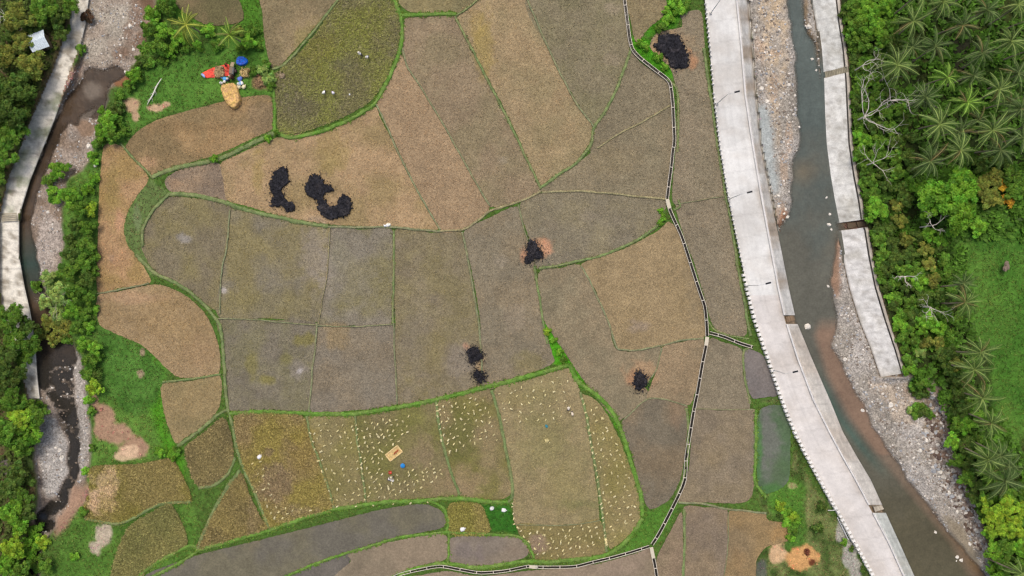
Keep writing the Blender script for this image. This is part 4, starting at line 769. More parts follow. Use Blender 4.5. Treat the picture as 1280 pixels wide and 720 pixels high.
# ------------------------------------------------------------------ solar street lamps
def make_lamp(x, y, label, ang):
    root = empty('street_lamp', P(x, y, .9), ang); tag(root, label, 'street lamp', 'solar street lamps on the road edge')
    mb = MB(); mb.box((0, 0, .15), (.5, .5, .3), 0, lin((190,188,182))); mb.build('footing', M['concrete'], root)
    mb = MB(); mb.tube([(0, 0, .2), (0, 0, 3), (0, 0, 7.4)], [.09, .075, .05], 8, lin((196,198,198))); mb.build('pole', M['plain'], root)
    mb = MB(); mb.tube([(0, 0, 7.0), (.7, 0, 7.35), (1.5, 0, 7.5)], .035, 6, lin((190,192,192))); mb.build('arm', M['plain'], root)
    mb = MB(); mb.box((1.9, 0, 7.52), (1.1, .34, .08), 0, lin((40,42,46))); mb.build('solar_lamp_head', M['plain'], root)
for (x, y, ds) in [(888, 17, 'nearest the top edge of the photo'), (896, 130, 'below the black burnt heap by the top bush'), (911, 249, 'level with the gap in the opposite concrete'), (933, 357, 'above the notch in the concrete slope'), (965, 462, 'beside the grey corner plot')]:
    make_lamp(x, y, 'solar street lamp with a thin pole ' + ds, math.radians(14))
mb = MB(); d0 = Vector(P(1048, 646, .5)); d1 = Vector(P(1062, 674, .5)); off = (d0+d1)/2; nrm = (d1-d0).normalized().cross(Vector((0, 0, 1)))*.28
root = empty('metal_ladder', off); tag(root, 'long pale metal ladder lying along the foot of the road blocks', 'ladder')
for s_ in (-1, 1): m2 = MB(); m2.tube([d0-off+nrm*s_, d1-off+nrm*s_], .09, 6, lin((206,208,210))); m2.build('rail', M['plain'], root)
for k_ in range(12): t = (k_+.5)/12; q = (d0*(1-t)+d1*t)-off; m2 = MB(); m2.tube([q-nrm, q+nrm], .035, 5, lin((180,182,184))); m2.build('rung', M['plain'], root)
mb = MB(); a = Vector(P(1035, 638, .4)); b = Vector(P(1048, 637, 1.4)); mb.tube([a-a, (b-a)*.5+Vector((0, 0, .2)), b-a], [.11, .1, .09], 7, lin((200,200,196))); o = mb.build('drain_pipe', M['plain']); o.location = a; tag(o, 'short pale pipe sticking out below the road blocks above the ladder', 'pipe')
mb = MB(); mb.lathe((0, 0, 0), [(.38, 0), (.42, .05), (.42, .75), (.3, .85)], 12, lin((58,66,120))); o = mb.build('oil_drum', M['plain']); o.location = P(1064.5, 674.5, .1); tag(o, 'dark blue drum standing at the lower end of the metal ladder', 'drum')

# ------------------------------------------------------------------ irrigation canals
def canal(label, pts, covers=(), spacing=25, zt=.5, hw=2.15, endcap=False):
    p = smooth(pts, False, 3.0); d = np.gradient(p, axis=0); d /= np.hypot(d[:, 0], d[:, 1])[:, None]; nr = np.stack([-d[:, 1], d[:, 0]], -1); n = len(p)
    mid = p[n//2]; off = np.array(P(mid[0], mid[1], 0)); root = empty('irrigation_canal', tuple(off)); tag(root, label, 'canal', 'concrete irrigation canals')
    def prof(us):
        V = [];
        for u, z in us: q = p+nr*u; V.append(PA(q[:, 0], q[:, 1], z+0*q[:, 0])-off)
        return np.stack(V, 1).reshape(-1, 3)
    for s_ in (-1, 1):
        us = [(s_*hw, -.1), (s_*hw, zt), (s_*(hw-.7), zt), (s_*(hw-.7), .1)]
        if s_ > 0: us = us[::-1]
        V = prof(us); c = np.repeat((lin((206,198,182))*(.75+.4*fbm(p[:, 0], p[:, 1], 9, 120+s_, 3))[:, None])[:, None, :], 4, 1).reshape(-1, 3)
        new_mesh('side_wall', V, grid_faces(4, n), M['concrete'], col=c, parent=root)
    V = prof([(-hw+.6, .28), (hw-.6, .28)]); c = np.tile(lin((36,33,28)), (len(V), 1)); o = new_mesh('water_channel', V, grid_faces(2, n), M['water'], col=c, parent=root)
    L = np.concatenate([[0], np.cumsum(np.hypot(*np.diff(p, axis=0).T))]); s = spacing*.5; k_ = 0
    while s < L[-1]:
        x = np.interp(s, L, p[:, 0]); y = np.interp(s, L, p[:, 1]); i = min(n-1, int(np.searchsorted(L, s)))
        mb = MB(); mb.box((0, 0, 0), (.15, (2*hw)*S*1.0, .12), 0, lin((198,190,176))); o = mb.build('cross_beam', M['concrete'], root); q = np.array(P(x, y, zt-.02))-off; o.location = q; o.rotation_euler = (0, 0, math.atan2(-d[i][1], d[i][0])); s += spacing
    for (a, b) in covers:
        x0, y0 = np.interp(a, L, p[:, 0]), np.interp(a, L, p[:, 1]); x1, y1 = np.interp(b, L, p[:, 0]), np.interp(b, L, p[:, 1]); A = np.array(P(x0, y0, zt)); B = np.array(P(x1, y1, zt))
        mb = MB(); mb.box((0, 0, .06), (float(np.hypot(*(B-A)[:2])), 2*hw*S*1.05, .14), 0, lin((200,192,172))); o = mb.build('cover_slab', M['concrete'], root); o.location = (A+B)/2-off; o.rotation_euler = (0, 0, math.atan2((B-A)[1], (B-A)[0]))
CM = [(780,-6),(784,25),(787,48),(791,62),(801,73),(820,88),(833,98),(838,106),(841,130),(842,150),(843,175),(841,190),(839,210),(836,232),(834,250),(837,261),(842,273),(852,295),(862,325),(870,350),(876,368),(881,383),(883,400),(884,420)]
canal('long concrete irrigation canal curving down from the top edge between the plots', CM, covers=((278, 290),), spacing=25)
canal('straighter lower canal running from the plank cover down to the canal fork', [(884,421),(882,435),(878,455),(872,490),(867,515),(863,540),(858,570),(856,600),(848,620),(838,640),(825,665),(815,681)], covers=((0, 11),), spacing=21, hw=2.2)
canal('short canal branch pointing at the concrete road', [(887,416),(905,421),(925,429),(941,434)], spacing=22, hw=2.0)
canal('long canal branch running along the bottom plots', [(812,683),(790,690),(765,697),(740,703),(720,708),(700,709),(668,709),(660,708),(630,714),(600,716),(575,712),(550,708),(525,712),(500,718),(484,726)], covers=((144, 154),), spacing=21, hw=1.9)
canal('short canal branch leaving the fork towards the bottom edge', [(814,684),(816,694),(819,708),(822,728)], covers=((0, 14),), spacing=18, hw=2.1)

# ------------------------------------------------------------------ heaps (burnt straw, straw, husk)
def heap(name, polys, hgt, mat, col, label, cat, group=None, st=.9, rag=2.0, var=.5, z0=.05, tone2=None, flat=False, bits=120, bit=.16):
    polys = [np.array(p, float) for p in polys]; al = np.vstack(polys); x0, y0 = al.min(0)-3; x1, y1 = al.max(0)+3; cx, cy = al.mean(0); xs = np.arange(x0, x1, st); ys = np.arange(y0, y1, st); X, Y = np.meshgrid(xs, ys)
    sd = random.randint(0, 100); wx = (fbm(X, Y, 3.2, 130+sd, 3)-.5)*2*rag; wy = (fbm(X, Y, 3.2, 140+sd, 3)-.5)*2*rag; ins = np.zeros(X.shape, bool)
    for p in polys: ins |= pip(X+wx, Y+wy, smooth(p, True, 2))
    if bits > 150: ins &= ~((blur(ins.astype(float), 2, 2) < .86) & (fbm(X, Y, 2.6, 170+sd, 2) < .40))
    m = ins.astype(float); dd = blur(m, 2, 2); hh = hgt*np.clip(dd*1.5-.25, 0, 1)**.7*(1-var+2*var*fbm(X, Y, 4, 150+sd, 3)); hh = np.maximum(hh, .04)*ins
    F = grid_faces(len(xs), len(ys)); k = ins.ravel()[F].all(1); F = F[k]
    if not len(F): return
    use, inv = np.unique(F, return_inverse=True); F = inv.reshape(F.shape); off = np.array(P(cx, cy, 0)); V = PA(X.ravel()[use], Y.ravel()[use], z0+.04+hh.ravel()[use])-off
    c = lin(col)*np.ones((len(V), 1)); nn = fbm(X.ravel()[use], Y.ravel()[use], 2.2, 160+sd, 2)
    if tone2 is not None: c = mixc(c, lin(tone2), (nn-.45)*5)
    if bits > 150: c = mixc(c, lin((54,51,53)), (fbm(X.ravel()[use], Y.ravel()[use], 7, 180+sd, 3)-.52)*4)
    c = c*(.7+.6*vnoise(X.ravel()[use], Y.ravel()[use], 3))[:, None]
    # skirt
    n = len(V); Vb = V.copy(); Vb[:, 2] = 0.0
    ed = {}
    for f in F:
        for a, b in ((0, 1), (1, 2), (2, 3), (3, 0)):
            e = (int(f[a]), int(f[b])); ed[e] = 1
    sk = [(b, a, a+n, b+n) for (a, b) in ed if (b, a) not in ed]
    allF = np.vstack([F, np.array(sk)]); VV = np.vstack([V, Vb]); CCc = np.vstack([c, c])
    ii = rng.randint(0, n, bits); bv = []; bf = []; bc = []
    for q in range(bits):
        o_ = V[ii[q]] + np.array([rng.randn()*(.6 if bits > 150 else .25), rng.randn()*(.6 if bits > 150 else .25), 0]); o_[2] = V[ii[q], 2]+.02; a = rng.rand()*6.28; l = bit*(.5+rng.rand()); w = l*.4; dx, dy = math.cos(a), math.sin(a); k0 = len(VV)+len(bv)
        bv += [o_+np.array([dx*l, dy*l, .02]), o_+np.array([-dy*w, dx*w, .1]), o_+np.array([-dx*l, -dy*l, .02]), o_+np.array([dy*w, -dx*w, .0])]; bf.append((k0, k0+1, k0+2, k0+3)); bc += [c[ii[q]]*(.5+rng.rand())]*4
    if bits: VV = np.vstack([VV, bv]); allF = np.vstack([allF, bf]); CCc = np.vstack([CCc, bc])
    o = new_mesh(name, VV, allF, mat, col=CCc); o.location = off; tag(o, label, cat, group); return o
ASH = dict(mat=M['ash'], col=(26,26,31), tone2=(36,36,41), rag=1.7, bits=420)
g = 'burnt black heaps on the cut fields'
heap('burnt_heap', [[(343,212),(350,207),(358,209),(361,220),(363,228),(358,234),(353,237),(357,245),(358,250),(352,258),(345,260),(337,259),(337,252),(340,243),(336,235),(338,222)],[(354,251),(360,251),(368,254),(368,262),(362,266),(356,263),(353,257)]], .45, label='tall narrow black burnt heap, left of the pair in the widest tan field', cat='burnt heap', group=g, **ASH)
heap('burnt_heap', [[(384,222),(392,217),(400,219),(408,228),(416,231),(419,238),(412,243),(405,243),(402,247),(396,251),(388,249),(381,241),(379,232)],[(395,252),(401,245),(409,250),(414,257),(421,251),(424,243),(430,242),(438,247),(441,256),(439,266),(432,272),(420,275),(412,275),(402,270),(396,262)]], .5, label='broad hooked black burnt heap, right of the pair in the widest tan field', cat='burnt heap', group=g, **ASH)
heap('burnt_heap', [[(661,300),(667,298),(672,300),(675,308),(680,317),(678,322),(670,325),(663,330),(655,331),(653,325),(658,317),(658,308)]], .45, label='black burnt heap with an orange scorched ring in the middle field', cat='burnt heap', group=g, **ASH)
heap('burnt_heap', [[(583,438),(590,434),(598,434),(600,440),(605,443),(605,449),(600,452),(590,455),(584,450)]], .4, label='rounded black burnt heap above a smaller one on a field edge', cat='burnt heap', group=g, **ASH)
heap('burnt_heap', [[(594,460),(597,460),(599,465),(605,466),(606,474),(602,479),(596,480),(594,473),(592,468)]], .35, label='smallest black burnt heap just above the green bund', cat='burnt heap', group=g, **ASH)
heap('burnt_heap', [[(792,468),(797,463),(805,464),(810,472),(810,480),(806,484),(800,488),(796,492),(792,485),(791,476)]], .4, label='black burnt heap with a pale centre in the tan plot left of the canal', cat='burnt heap', group=g, **ASH)
heap('burnt_heap', [[(824,42),(838,40),(848,42),(855,52),(860,64),(863,76),(860,84),(850,86),(838,84),(832,72),(826,66),(818,60),(814,54),(822,50)]], .5, label='black burnt heap beside the bright bush between canal and road', cat='burnt heap', group=g, **ASH)
heap('ash_patch', [[(1006,686),(1012,687),(1012,693),(1007,694)]], .15, M['ash'], (90,50,34), 'small rusty brown ash patch on the orange dirt', 'ash patch', bits=30)
# ------------------------------------------------------------------ threshing place
def sheet(name, poly, z, col, label, cat, tone2=None, ruff=.12, group=None):
    return heap(name, [poly], ruff, M['cloth'], col, label, cat, group=group, st=.5, rag=.5, var=.6, z0=z, tone2=tone2, bits=0)
sheet('tarp', [(252,94),(252.5,91),(258,88),(266,84.5),(274,82),(286,80.5),(287.5,94),(276,96),(268,97),(258,97.5)], .2, (238,82,62), 'long orange red tarp pointed at its outer end beside the thresher', 'tarp', tone2=(214,70,58), ruff=.14)
sheet('tarp', [(250.5,92.5),(252.5,90.5),(256,94),(256.5,97.5),(253.5,96.5)], .36, (150,170,214), 'pale blue folded sheet at the tip of the orange tarp', 'tarp', ruff=.2)
sheet('tarp', [(295.5,73),(297,70.5),(303,70),(308,72.5),(309.5,77),(306,81),(299,81.5),(295,79)], .2, (28,112,220), 'bright blue tarp on the grass above the straw ring', 'tarp', tone2=(70,96,200), ruff=.5)
STR = dict(mat=M['straw'])
heap('straw_pile', [[(269,83),(278.5,82),(280,90),(279,96),(269,96.5),(268,89)]], .6, M['straw'], (176,152,112), 'straw strip lying across the middle of the orange tarp', 'straw pile', z0=.38, rag=.8, bits=120, tone2=(146,120,84), st=.5)
heap('straw_pile', [[(299,88),(304,86),(311,85),(312.5,88),(310,93),(310.5,96.5),(307,95),(305,97),(302,96),(300.5,92)]], .6, M['straw'], (196,172,118), 'ragged pale straw pile right of the thresher', 'straw pile', rag=1.4, bits=120, tone2=(160,130,80), st=.6, z0=.25)
heap('straw_heap', [[(277,106),(283,104),(291,103),(296,108),(299,116),(300,126),(297,133),(291,136),(285,132),(280,124),(276,114)]], 1.0, M['straw'], (214,178,108), 'tall golden chaff heap blown out below the thresher', 'chaff heap', rag=1.0, bits=60, tone2=(204,164,112), z0=.2, var=.2, bit=.1)
heap('straw_pile', [[(320,98),(326,95),(331,99),(332,106),(327,110),(320,108),(317,103)]], .3, M['straw'], (140,114,84), 'thin brown trash pile among weeds right of the threshing place', 'straw pile', rag=2.5, bits=120, z0=.2)
heap('straw_pile', [[(349,92),(355,91),(357,95),(353,99),(349,97)]], .2, M['straw'], (150,134,110), 'small grey straw scrap where the four bunds meet', 'straw pile', rag=1.2, bits=50, z0=.3)
root = empty('threshing_machine', P(291.5, 90, .2), math.radians(82)); tag(root, 'dusty threshing machine with drum and chute between orange tarp and straw pile', 'threshing machine')
mb = MB(); mb.box((0, 0, .75), (1.7, .9, .8), 0, lin((150,134,112)), taper=.85); mb.box((0, .05, 1.2), (1.2, .6, .15), 0, lin((128,112,96))); mb.build('body', M['plain'], root)
mb = MB(); V = []; mb.tube([(-.7, -.3, .95), (.7, -.3, .95)], .28, 10, lin((120,116,110))); mb.build('drum', M['plain'], root)
mb = MB(); mb.box((1.35, .05, .85), (1.1, .75, .08), 0, lin((164,146,116)), tilt=(0, .3)); mb.build('feed_table', M['plain'], root)
mb = MB(); mb.box((-1.1, .05, .9), (.8, .55, .3), 0, lin((96,84,74)), tilt=(0, .35)); mb.build('blower_chute', M['plain'], root)
mb = MB(); mb.box((.1, -.75, .6), (.6, .4, .5), 0, lin((70,58,56))); mb.build('engine', M['plain'], root)
for sx in (-.6, .6):
    for sy in (-.48, .48):
        m2 = MB(); m2.tube([(sx, sy-.05, .3), (sx, sy+.05, .3)], .3, 12, lin((40,38,38))); m2.build('wheel', M['plain'], root)
def make_sack():
    mb = MB(); mb.lathe((0, 0, 0), [(.16, 0), (.28, .05), (.31, .3), (.27, .6), (.14, .72), (.06, .78), (.1, .9)], 10, (1, 1, 1), (1, .75)); o = mb.build('sack', M['cloth'], link=False, smooth_sh=True)
    return o
SK = make_sack()
def colored(me, c, mat):
    m2 = me.copy(); a = m2.attributes['Col']; n = len(m2.vertices); b = np.ones((n, 4), np.float32); b[:, :3] = lin(c); a.data.foreach_set('color', b.ravel()); return m2
skc = {k: colored(SK, c, None) for k, c in {'sky blue': (92,170,226), 'white': (232,232,230), 'dark blue': (52,66,140), 'pale blue': (140,186,226), 'cream': (228,218,176), 'violet blue': (96,120,200)}.items()}
for (x, y, k, lay, s_, lb) in [(277,98,'sky blue',1,1.0,'sky blue sack lying nearest the orange tarp'),(279.5,100,'sky blue',1,1.15,'sky blue sack in the middle of the left sack row'),(283,98.5,'sky blue',1,1.1,'sky blue sack under the straw strip'),(285.5,99.5,'dark blue',0,1.0,'dark blue sack beside the thresher wheel'),
   (277.5,104.5,'white',0,1.1,'clean white sack at the lower left of the sack row'),(280,103.5,'white',1,.9,'white sack lying between blue sacks and chaff heap'),(287.5,95.5,'white',0,.7,'small white sack tucked against the orange tarp'),(281.5,96.8,'pale blue',1,.8,'small pale blue sack at the tarp edge'),
   (298,97,'violet blue',1,1.2,'violet blue sack topmost in the right sack row'),(299.5,100,'violet blue',1,1.2,'violet blue sack second in the right sack row'),(301.5,103,'pale blue',1,1.1,'pale blue sack third in the right sack row'),(303,106,'white',1,1.0,'white sack above the cream sack in the right row'),(301,108.5,'cream',1,1.2,'cream sack above the last one in the right row'),(303,110.5,'cream',1,1.2,'cream sack at the lower end of the right row'),(299,106,'white',0,1.1,'white upright sack against the chaff heap')]:
    o = ob('sack', skc[k], None, P(x, y, .24 if not lay else .42), ((math.radians(88) if lay else 0), 0, random.uniform(0, 6.28)), (s_*1.15, s_*1.15, s_)); tag(o, lb, 'sack', 'sacks around the thresher')
for (x, y, z, r, lay, s_, lb, nm) in [(575.5,662.5,.5,1.9,1,1.35,'white sack lying across the small unharvested rice patch','sack'),(615,634.5,.25,.3,0,1.5,'white upright sack on the green corner beside the small unharvested rice patch','sack'),(627,637.5,.25,1.5,1,1.3,'white sack lying near the broad plot on the green corner','sack'),(322.5,573,.2,2.4,1,1.35,'white sack on bare soil in the golden plot','sack'),
   (437,117,.2,0,1,.5,'tiny white bag in the olive field','bag'),(845.5,541-27+0,.2,0,1,.01,'','')]:
    if lb: o = ob(nm, skc['white'], None, P(x, y, z), ((math.radians(88) if lay else 0), 0, r), (s_*1.1, s_*1.1, s_)); tag(o, lb, nm)
sheet('plastic_sheet', [(478.5,280.5),(482,280.5),(484,279),(488,278.8),(488.6,281.5),(486,283.3),(481.5,284),(480,283.5)], .25, (232,226,206), 'crumpled white plastic sheet on the bund of the widest tan field', 'plastic sheet', tone2=(206,212,216), ruff=.3)
sheet('plastic_sheet', [(485,597.3),(487,597),(492.5,600),(491.5,603),(489,602.5),(486,600)], .2, (240,234,222), 'small white sheet laid out below the red bucket', 'plastic sheet', ruff=.2)
sheet('plastic_bag', [(681,531),(684,530.5),(685.5,533),(683.5,535.2),(681,534)], .2, (64,140,156), 'crumpled teal plastic bag in the bundle field', 'plastic bag', tone2=(40,84,120), ruff=.4)
sheet('cloth_bundle', [(666.5,706.5),(673,708),(672.8,711),(667,710)], .35, (190,186,172), 'grey concrete coloured cloth bundle on the canal cover', 'cloth bundle', ruff=.3)
# woven mat with husks
root = empty('woven_mat', P(492.5, 566.5, .18), math.radians(38)); tag(root, 'rectangular pale woven mat with a raised rim, spread in the bundle field', 'mat')
mb = MB(); mb.box((0, 0, 0), (3.3, 1.75, .06), 0, lin((206,178,122))); mb.build('sheet', M['straw'], root)
for (cx, cy, sx, sy) in ((0, .85, 3.3, .22), (0, -.85, 3.3, .22), (1.62, 0, .22, 1.75), (-1.62, 0, .22, 1.75)):
    mb = MB(); mb.box((cx, cy, .08), (sx, sy, .22), 0, lin((222,196,142))); mb.build('rim', M['straw'], root)
heap('spilled_goods', [[(491.3,567.5),(492.5,566),(496.5,562.3),(498.8,561.7),(498.2,564),(495,566.5),(492.5,568.4)]], .12, M['straw'], (176,92,60), 'reddish spread of produce down the middle of the woven mat', 'produce', z0=.22, st=.4, rag=.5, bits=20, bit=.08)
# umbrella / bucket
root = empty('umbrella', P(504, 581, .2)); tag(root, 'round bright blue umbrella open on the ground right of the woven mat', 'umbrella')
mb = MB(); mb.lathe((0, 0, .75), [(.52, 0), (.5, .04), (.36, .14), (.18, .2), (.03, .23)], 8, lin((38,134,206))); mb.build('canopy', M['cloth'], root)
mb = MB(); mb.tube([(0, 0, 0), (0, 0, 1.1)], .02, 6, lin((60,60,60))); mb.build('pole', M['plain'], root)
root = empty('bucket', P(488, 590, .2)); tag(root, 'red plastic bucket between the woven mat and the white sheet', 'bucket')
mb = MB(); mb.lathe((0, 0, 0), [(.26, 0), (.34, .42), (.38, .44), (.3, .40), (.24, .1)], 14, lin((206,74,48))); mb.build('tub', M['cloth'], root)
mb = MB(); mb.tube([(-.34, 0, .44), (-.2, .1, .66), (.2, .1, .66), (.34, 0, .44)], .02, 5, lin((200,200,200))); mb.build('handle', M['plain'], root)
# ------------------------------------------------------------------ people
def skin_body(name, joints, edges, radii, mat, parent, col, sub=1):
    me = bpy.data.meshes.new(name); me.from_pydata(joints, edges, []); o = bpy.data.objects.new(name, me); COL.objects.link(o)
    md = o.modifiers.new('skin', 'SKIN'); md.use_smooth_shade = True
    for v, r in zip(me.skin_vertices[0].data, radii): v.radius = (r, r)
    me.skin_vertices[0].data[0].use_root = True
    sb = o.modifiers.new('sub', 'SUBSURF'); sb.levels = sub; sb.render_levels = sub
    dg = bpy.context.evaluated_depsgraph_get(); m2 = bpy.data.meshes.new_from_object(o.evaluated_get(dg)); bpy.data.objects.remove(o)
    a = m2.attributes.new('Col', 'FLOAT_COLOR', 'POINT'); b = np.ones((len(m2.vertices), 4), np.float32); b[:, :3] = lin(col); a.data.foreach_set('color', b.ravel()); m2.materials.clear(); m2.materials.append(mat); m2.name = name
    return ob(name, m2, parent)
def person(x, y, rz, label, shirt, trousers, hat, bend=.9, z=.15):
    root = empty('person', P(x, y, z), rz); tag(root, label, 'person')
    c, s_ = math.cos(bend), math.sin(bend)          # torso leaning forward towards +x
    def T(d, up=.92): return (s_*d, 0, up + c*d)
    hip = (0, 0, .92); ch = T(.36); nk = T(.52); hd = T(.66); sh = T(.47)
    J = [hip, T(.18), ch, nk, hd]; E = [(0, 1), (1, 2), (2, 3), (3, 4)]; R = [.15, .13, .15, .06, .10]
    for sd in (-1, 1):
        n = len(J); J += [(sh[0], .19*sd, sh[2]), (sh[0]+.12*s_, .24*sd, sh[2]-.27), (sh[0]+.25*s_+.05, .16*sd, sh[2]-.5), (sh[0]+.27*s_+.07, .15*sd, sh[2]-.6)]; E += [(2, n), (n, n+1), (n+1, n+2), (n+2, n+3)]; R += [.065, .05, .038, .035]
        n = len(J); J += [(0, .1*sd, .86), (.06*sd+.05, .12*sd, .48), (.1*sd-.04, .12*sd, .08), (.1*sd+.1, .12*sd, .03)]; E += [(0, n), (n, n+1), (n+1, n+2), (n+2, n+3)]; R += [.1, .07, .05, .045]
    skin_body('body', J, E, R, M['skin'], root, (128,88,62))
    JS = [T(-.02), T(.2), T(.38), T(.48)]; ES = [(0, 1), (1, 2), (2, 3)]; RS = [.185, .18, .2, .12]
    for sd in (-1, 1):
        n = len(JS); JS += [(sh[0], .2*sd, sh[2]), (sh[0]+.12*s_, .25*sd, sh[2]-.27), (sh[0]+.2*s_, .2*sd, sh[2]-.4)]; ES += [(2, n), (n, n+1), (n+1, n+2)]; RS += [.095, .075, .06]
    skin_body('shirt', JS, ES, RS, M['cloth'], root, shirt)
    JT = [(0, 0, .93)]; ET = []; RT = [.175]
    for sd in (-1, 1): n = len(JT); JT += [(0, .1*sd, .84), (.06*sd+.05, .12*sd, .48), (.1*sd-.04, .12*sd, .16)]; ET += [(0, n), (n, n+1), (n+1, n+2)]; RT += [.125, .095, .075]
    skin_body('trousers', JT, ET, RT, M['cloth'], root, trousers)
    mb = MB(); mb.lathe((0, 0, 0), [(.25, 0), (.25, .015), (.13, .05), (.11, .13), (.05, .16)], 16, lin(hat)); o = mb.build('hat', M['straw'], root, smooth_sh=True); o.location = (hd[0]+.05*s_, 0, hd[2]+.06); o.rotation_euler = (0, bend*.45, 0)
person(452.3, 69.8, 2.6, 'bending harvester in white, the upper one of the right pair in the olive field', (242,240,236), (52,54,66), (236,230,214), .75)
person(461.2, 72, -2.2, 'bending harvester in white, the lower one of the right pair in the olive field', (238,238,240), (50,46,50), (226,220,208), .75)
person(407.3, 115, -2.0, 'stooping harvester in white, left one of the lower pair in the olive field', (244,242,240), (46,48,52), (240,236,226), 1.15)
person(416.6, 116, -.9, 'stooping harvester in pale violet, right one of the lower pair in the olive field', (220,216,232), (70,52,56), (226,222,226), 1.0)
person(710, 511.5, 1.5, 'worker in off white bending over the upper bundle field, left of the two', (236,222,206), (76,70,64), (236,226,208), .9)
person(714.3, 514, -1.3, 'worker in beige bending over the upper bundle field, right of the two', (216,204,186), (84,78,70), (214,200,180), .9)
person(491, 595.5, 2.2, 'worker in pale shirt standing by the small white sheet and red bucket', (214,208,180), (46,44,44), (224,214,180), .3)
person(486.2, 598.2, .8, 'worker in white crouching over the small white sheet', (226,216,206), (58,56,56), (48,44,42), 1.2)
person(293.5, 99, 1.9, 'worker in dark red feeding the thresher from below', (92,40,36), (50,40,40), (70,48,42), .3)
person(290.5, 99.5, 1.2, 'worker in brown beside the thresher engine', (128,84,68), (70,60,56), (186,146,118), .4)
person(283.8, 83.5, .3, 'worker in maroon on the orange tarp near the thresher', (110,44,40), (80,40,36), (120,60,48), .6, .4)
person(286.2, 102, .6, 'worker in navy between the sack row and the chaff heap', (44,48,92), (60,56,70), (222,214,214), .5)

# ------------------------------------------------------------------ bundles of cut rice
def make_sheaf(i):
    mb = MB(); r = random.Random(i)
    for k_ in range(8):
        a = r.uniform(-.22, .22); L = r.uniform(.2, .3); z = r.uniform(.05, .22); yo = r.uniform(-.11, .11)
        mb.tube([(-L, yo*1.2, z), (0, yo*.7, z+.05), (L*math.cos(a), yo*1.3+L*math.sin(a), z*.7+.03)], [.06, .075, .05], 5, lin((222,210,156))*r.uniform(.8, 1.12))
    return mb.build('rice_bundle', M['straw'], link=False)
SH = [make_sheaf(i) for i in range(5)]
SB = []   # positions and field tag
def scat(poly, n, fieldname, mind=3.6):
    """bundles dropped in loose rows, at the density that gives about n"""
    b = np.array(poly, float); A = abs(sum(b[i][0]*b[(i+1) % len(b)][1]-b[(i+1) % len(b)][0]*b[i][1] for i in range(len(b))))/2; st = math.sqrt(A/n)*.97; tl = random.uniform(.2, .5)
    x0, y0 = b.min(0)-40; x1, y1 = b.max(0)+40; cx, cy = b.mean(0)
    for i in range(-40, 41):
        for k_ in range(-40, 41):
            u = i*st*1.08+random.gauss(0, st*.16); v = (k_+.5*(i % 2))*st*.95+random.gauss(0, st*.2); x = cx+u*math.cos(tl)-v*math.sin(tl); y = cy-u*math.sin(tl)-v*math.cos(tl)
            if pip(np.array([x]), np.array([y]), b)[0] and random.random() < .93: SB.append((x, y, fieldname))
scat([(389,526),(440,526),(448,570),(452,625),(420,630),(404,585)], 54, 'in the plot left of the mat plot')
scat([(449,527),(500,518),(515,520),(510,545),(485,560),(478,600),(505,590),(540,578),(556,590),(530,612),(480,622),(460,624),(455,585)], 104, 'in the woven mat plot', 3.4)
scat([(549,505),(600,494),(612,496),(620,530),(628,550),(585,556),(560,578),(553,545)], 66, 'in the dark olive plot', 3.0)
scat([(622,492),(660,480),(708,468),(718,490),(722,520),(690,530),(650,532),(628,530)], 42, 'at the top of the broad plot', 5.5)
scat([(735,505),(750,510),(770,550),(785,590),(795,625),(794,650),(778,668),(765,676),(758,640),(745,570)], 66, 'in the long plot beside the broad one', 3.8)
scat([(648,662),(690,659),(720,657),(750,653),(752,688),(700,695),(672,696),(662,680)], 58, 'in the strip above the bottom canal', 3.6)
scat([(308,572),(330,575),(340,620),(380,632),(408,632),(380,642),(342,652),(322,620)], 26, 'on the bare edge of the golden plot', 4.5)
for line, nm, stp in (([(728,497),(732,515),(740,560),(749,610),(754,650),(757,684)], 'along the bund right of the broad plot', 7.2), ([(446,530),(448,555),(453,590),(457,625)], 'along the bund left of the woven mat', 7), ([(388,540),(398,575),(409,605),(417,634)], 'on the bund right of the golden plot', 13), ([(640,628),(641,640),(643,655),(652,664)], 'at the left corner of the broad plot', 6), ([(546,505),(549,530),(553,555)], 'along the bund left of the dark olive plot', 8), ([(420,633),(440,633),(530,628),(545,628)], 'on the green bund below the woven mat plot', 26)):
    p = smooth(line, False, 1.0); s_ = 2
    while s_ < len(p): SB.append((p[int(s_)][0]+random.uniform(-.8, .8), p[int(s_)][1], nm)); s_ += stp*random.uniform(.7, 1.3)
random.shuffle(SB); SB[:] = [b for b in SB]
mbx = MB()
for i, (x, y, nm) in enumerate(SB):
    s_ = random.uniform(.72, 1.2); a = random.choice([.5, .9, 1.3, 2.2])+random.uniform(-.4, .4)
    if i < 296:
        o = ob('rice_bundle', SH[i % 5], None, P(x, y, .22), (0, 0, a), s_*.93); tag(o, 'small cream rice bundle '+nm, 'rice bundle', 'rice bundles '+nm)
    else:
        me = SH[i % 5]; R_ = Matrix.Translation(P(x, y, .26)) @ Matrix.Rotation(a, 4, 'Z') @ Matrix.Scale(s_*.93, 4); mbx.add([R_ @ v.co for v in me.vertices], [tuple(p.vertices) for p in me.polygons], lin((222,212,168)))
if mbx.v: tag(mbx.build('more_rice_bundles', M['straw']), kind='stuff')
heap('rice_stack', [[(681,549),(684.5,548.5),(687,551),(685,553.5),(681.5,553)]], .6, M['straw'], (222,208,150), 'largest pale rice stack, alone below the teal bag', 'rice stack', rag=.6, st=.5, bits=40, bit=.12)
heap('rice_stack', [[(755.5,673),(758.5,673),(760,682),(757,683)]], .4, M['straw'], (226,212,156), 'long pale rice stack at the lower end of the bundle lined bund', 'rice stack', rag=.5, st=.5, bits=30, bit=.12, z0=.2)

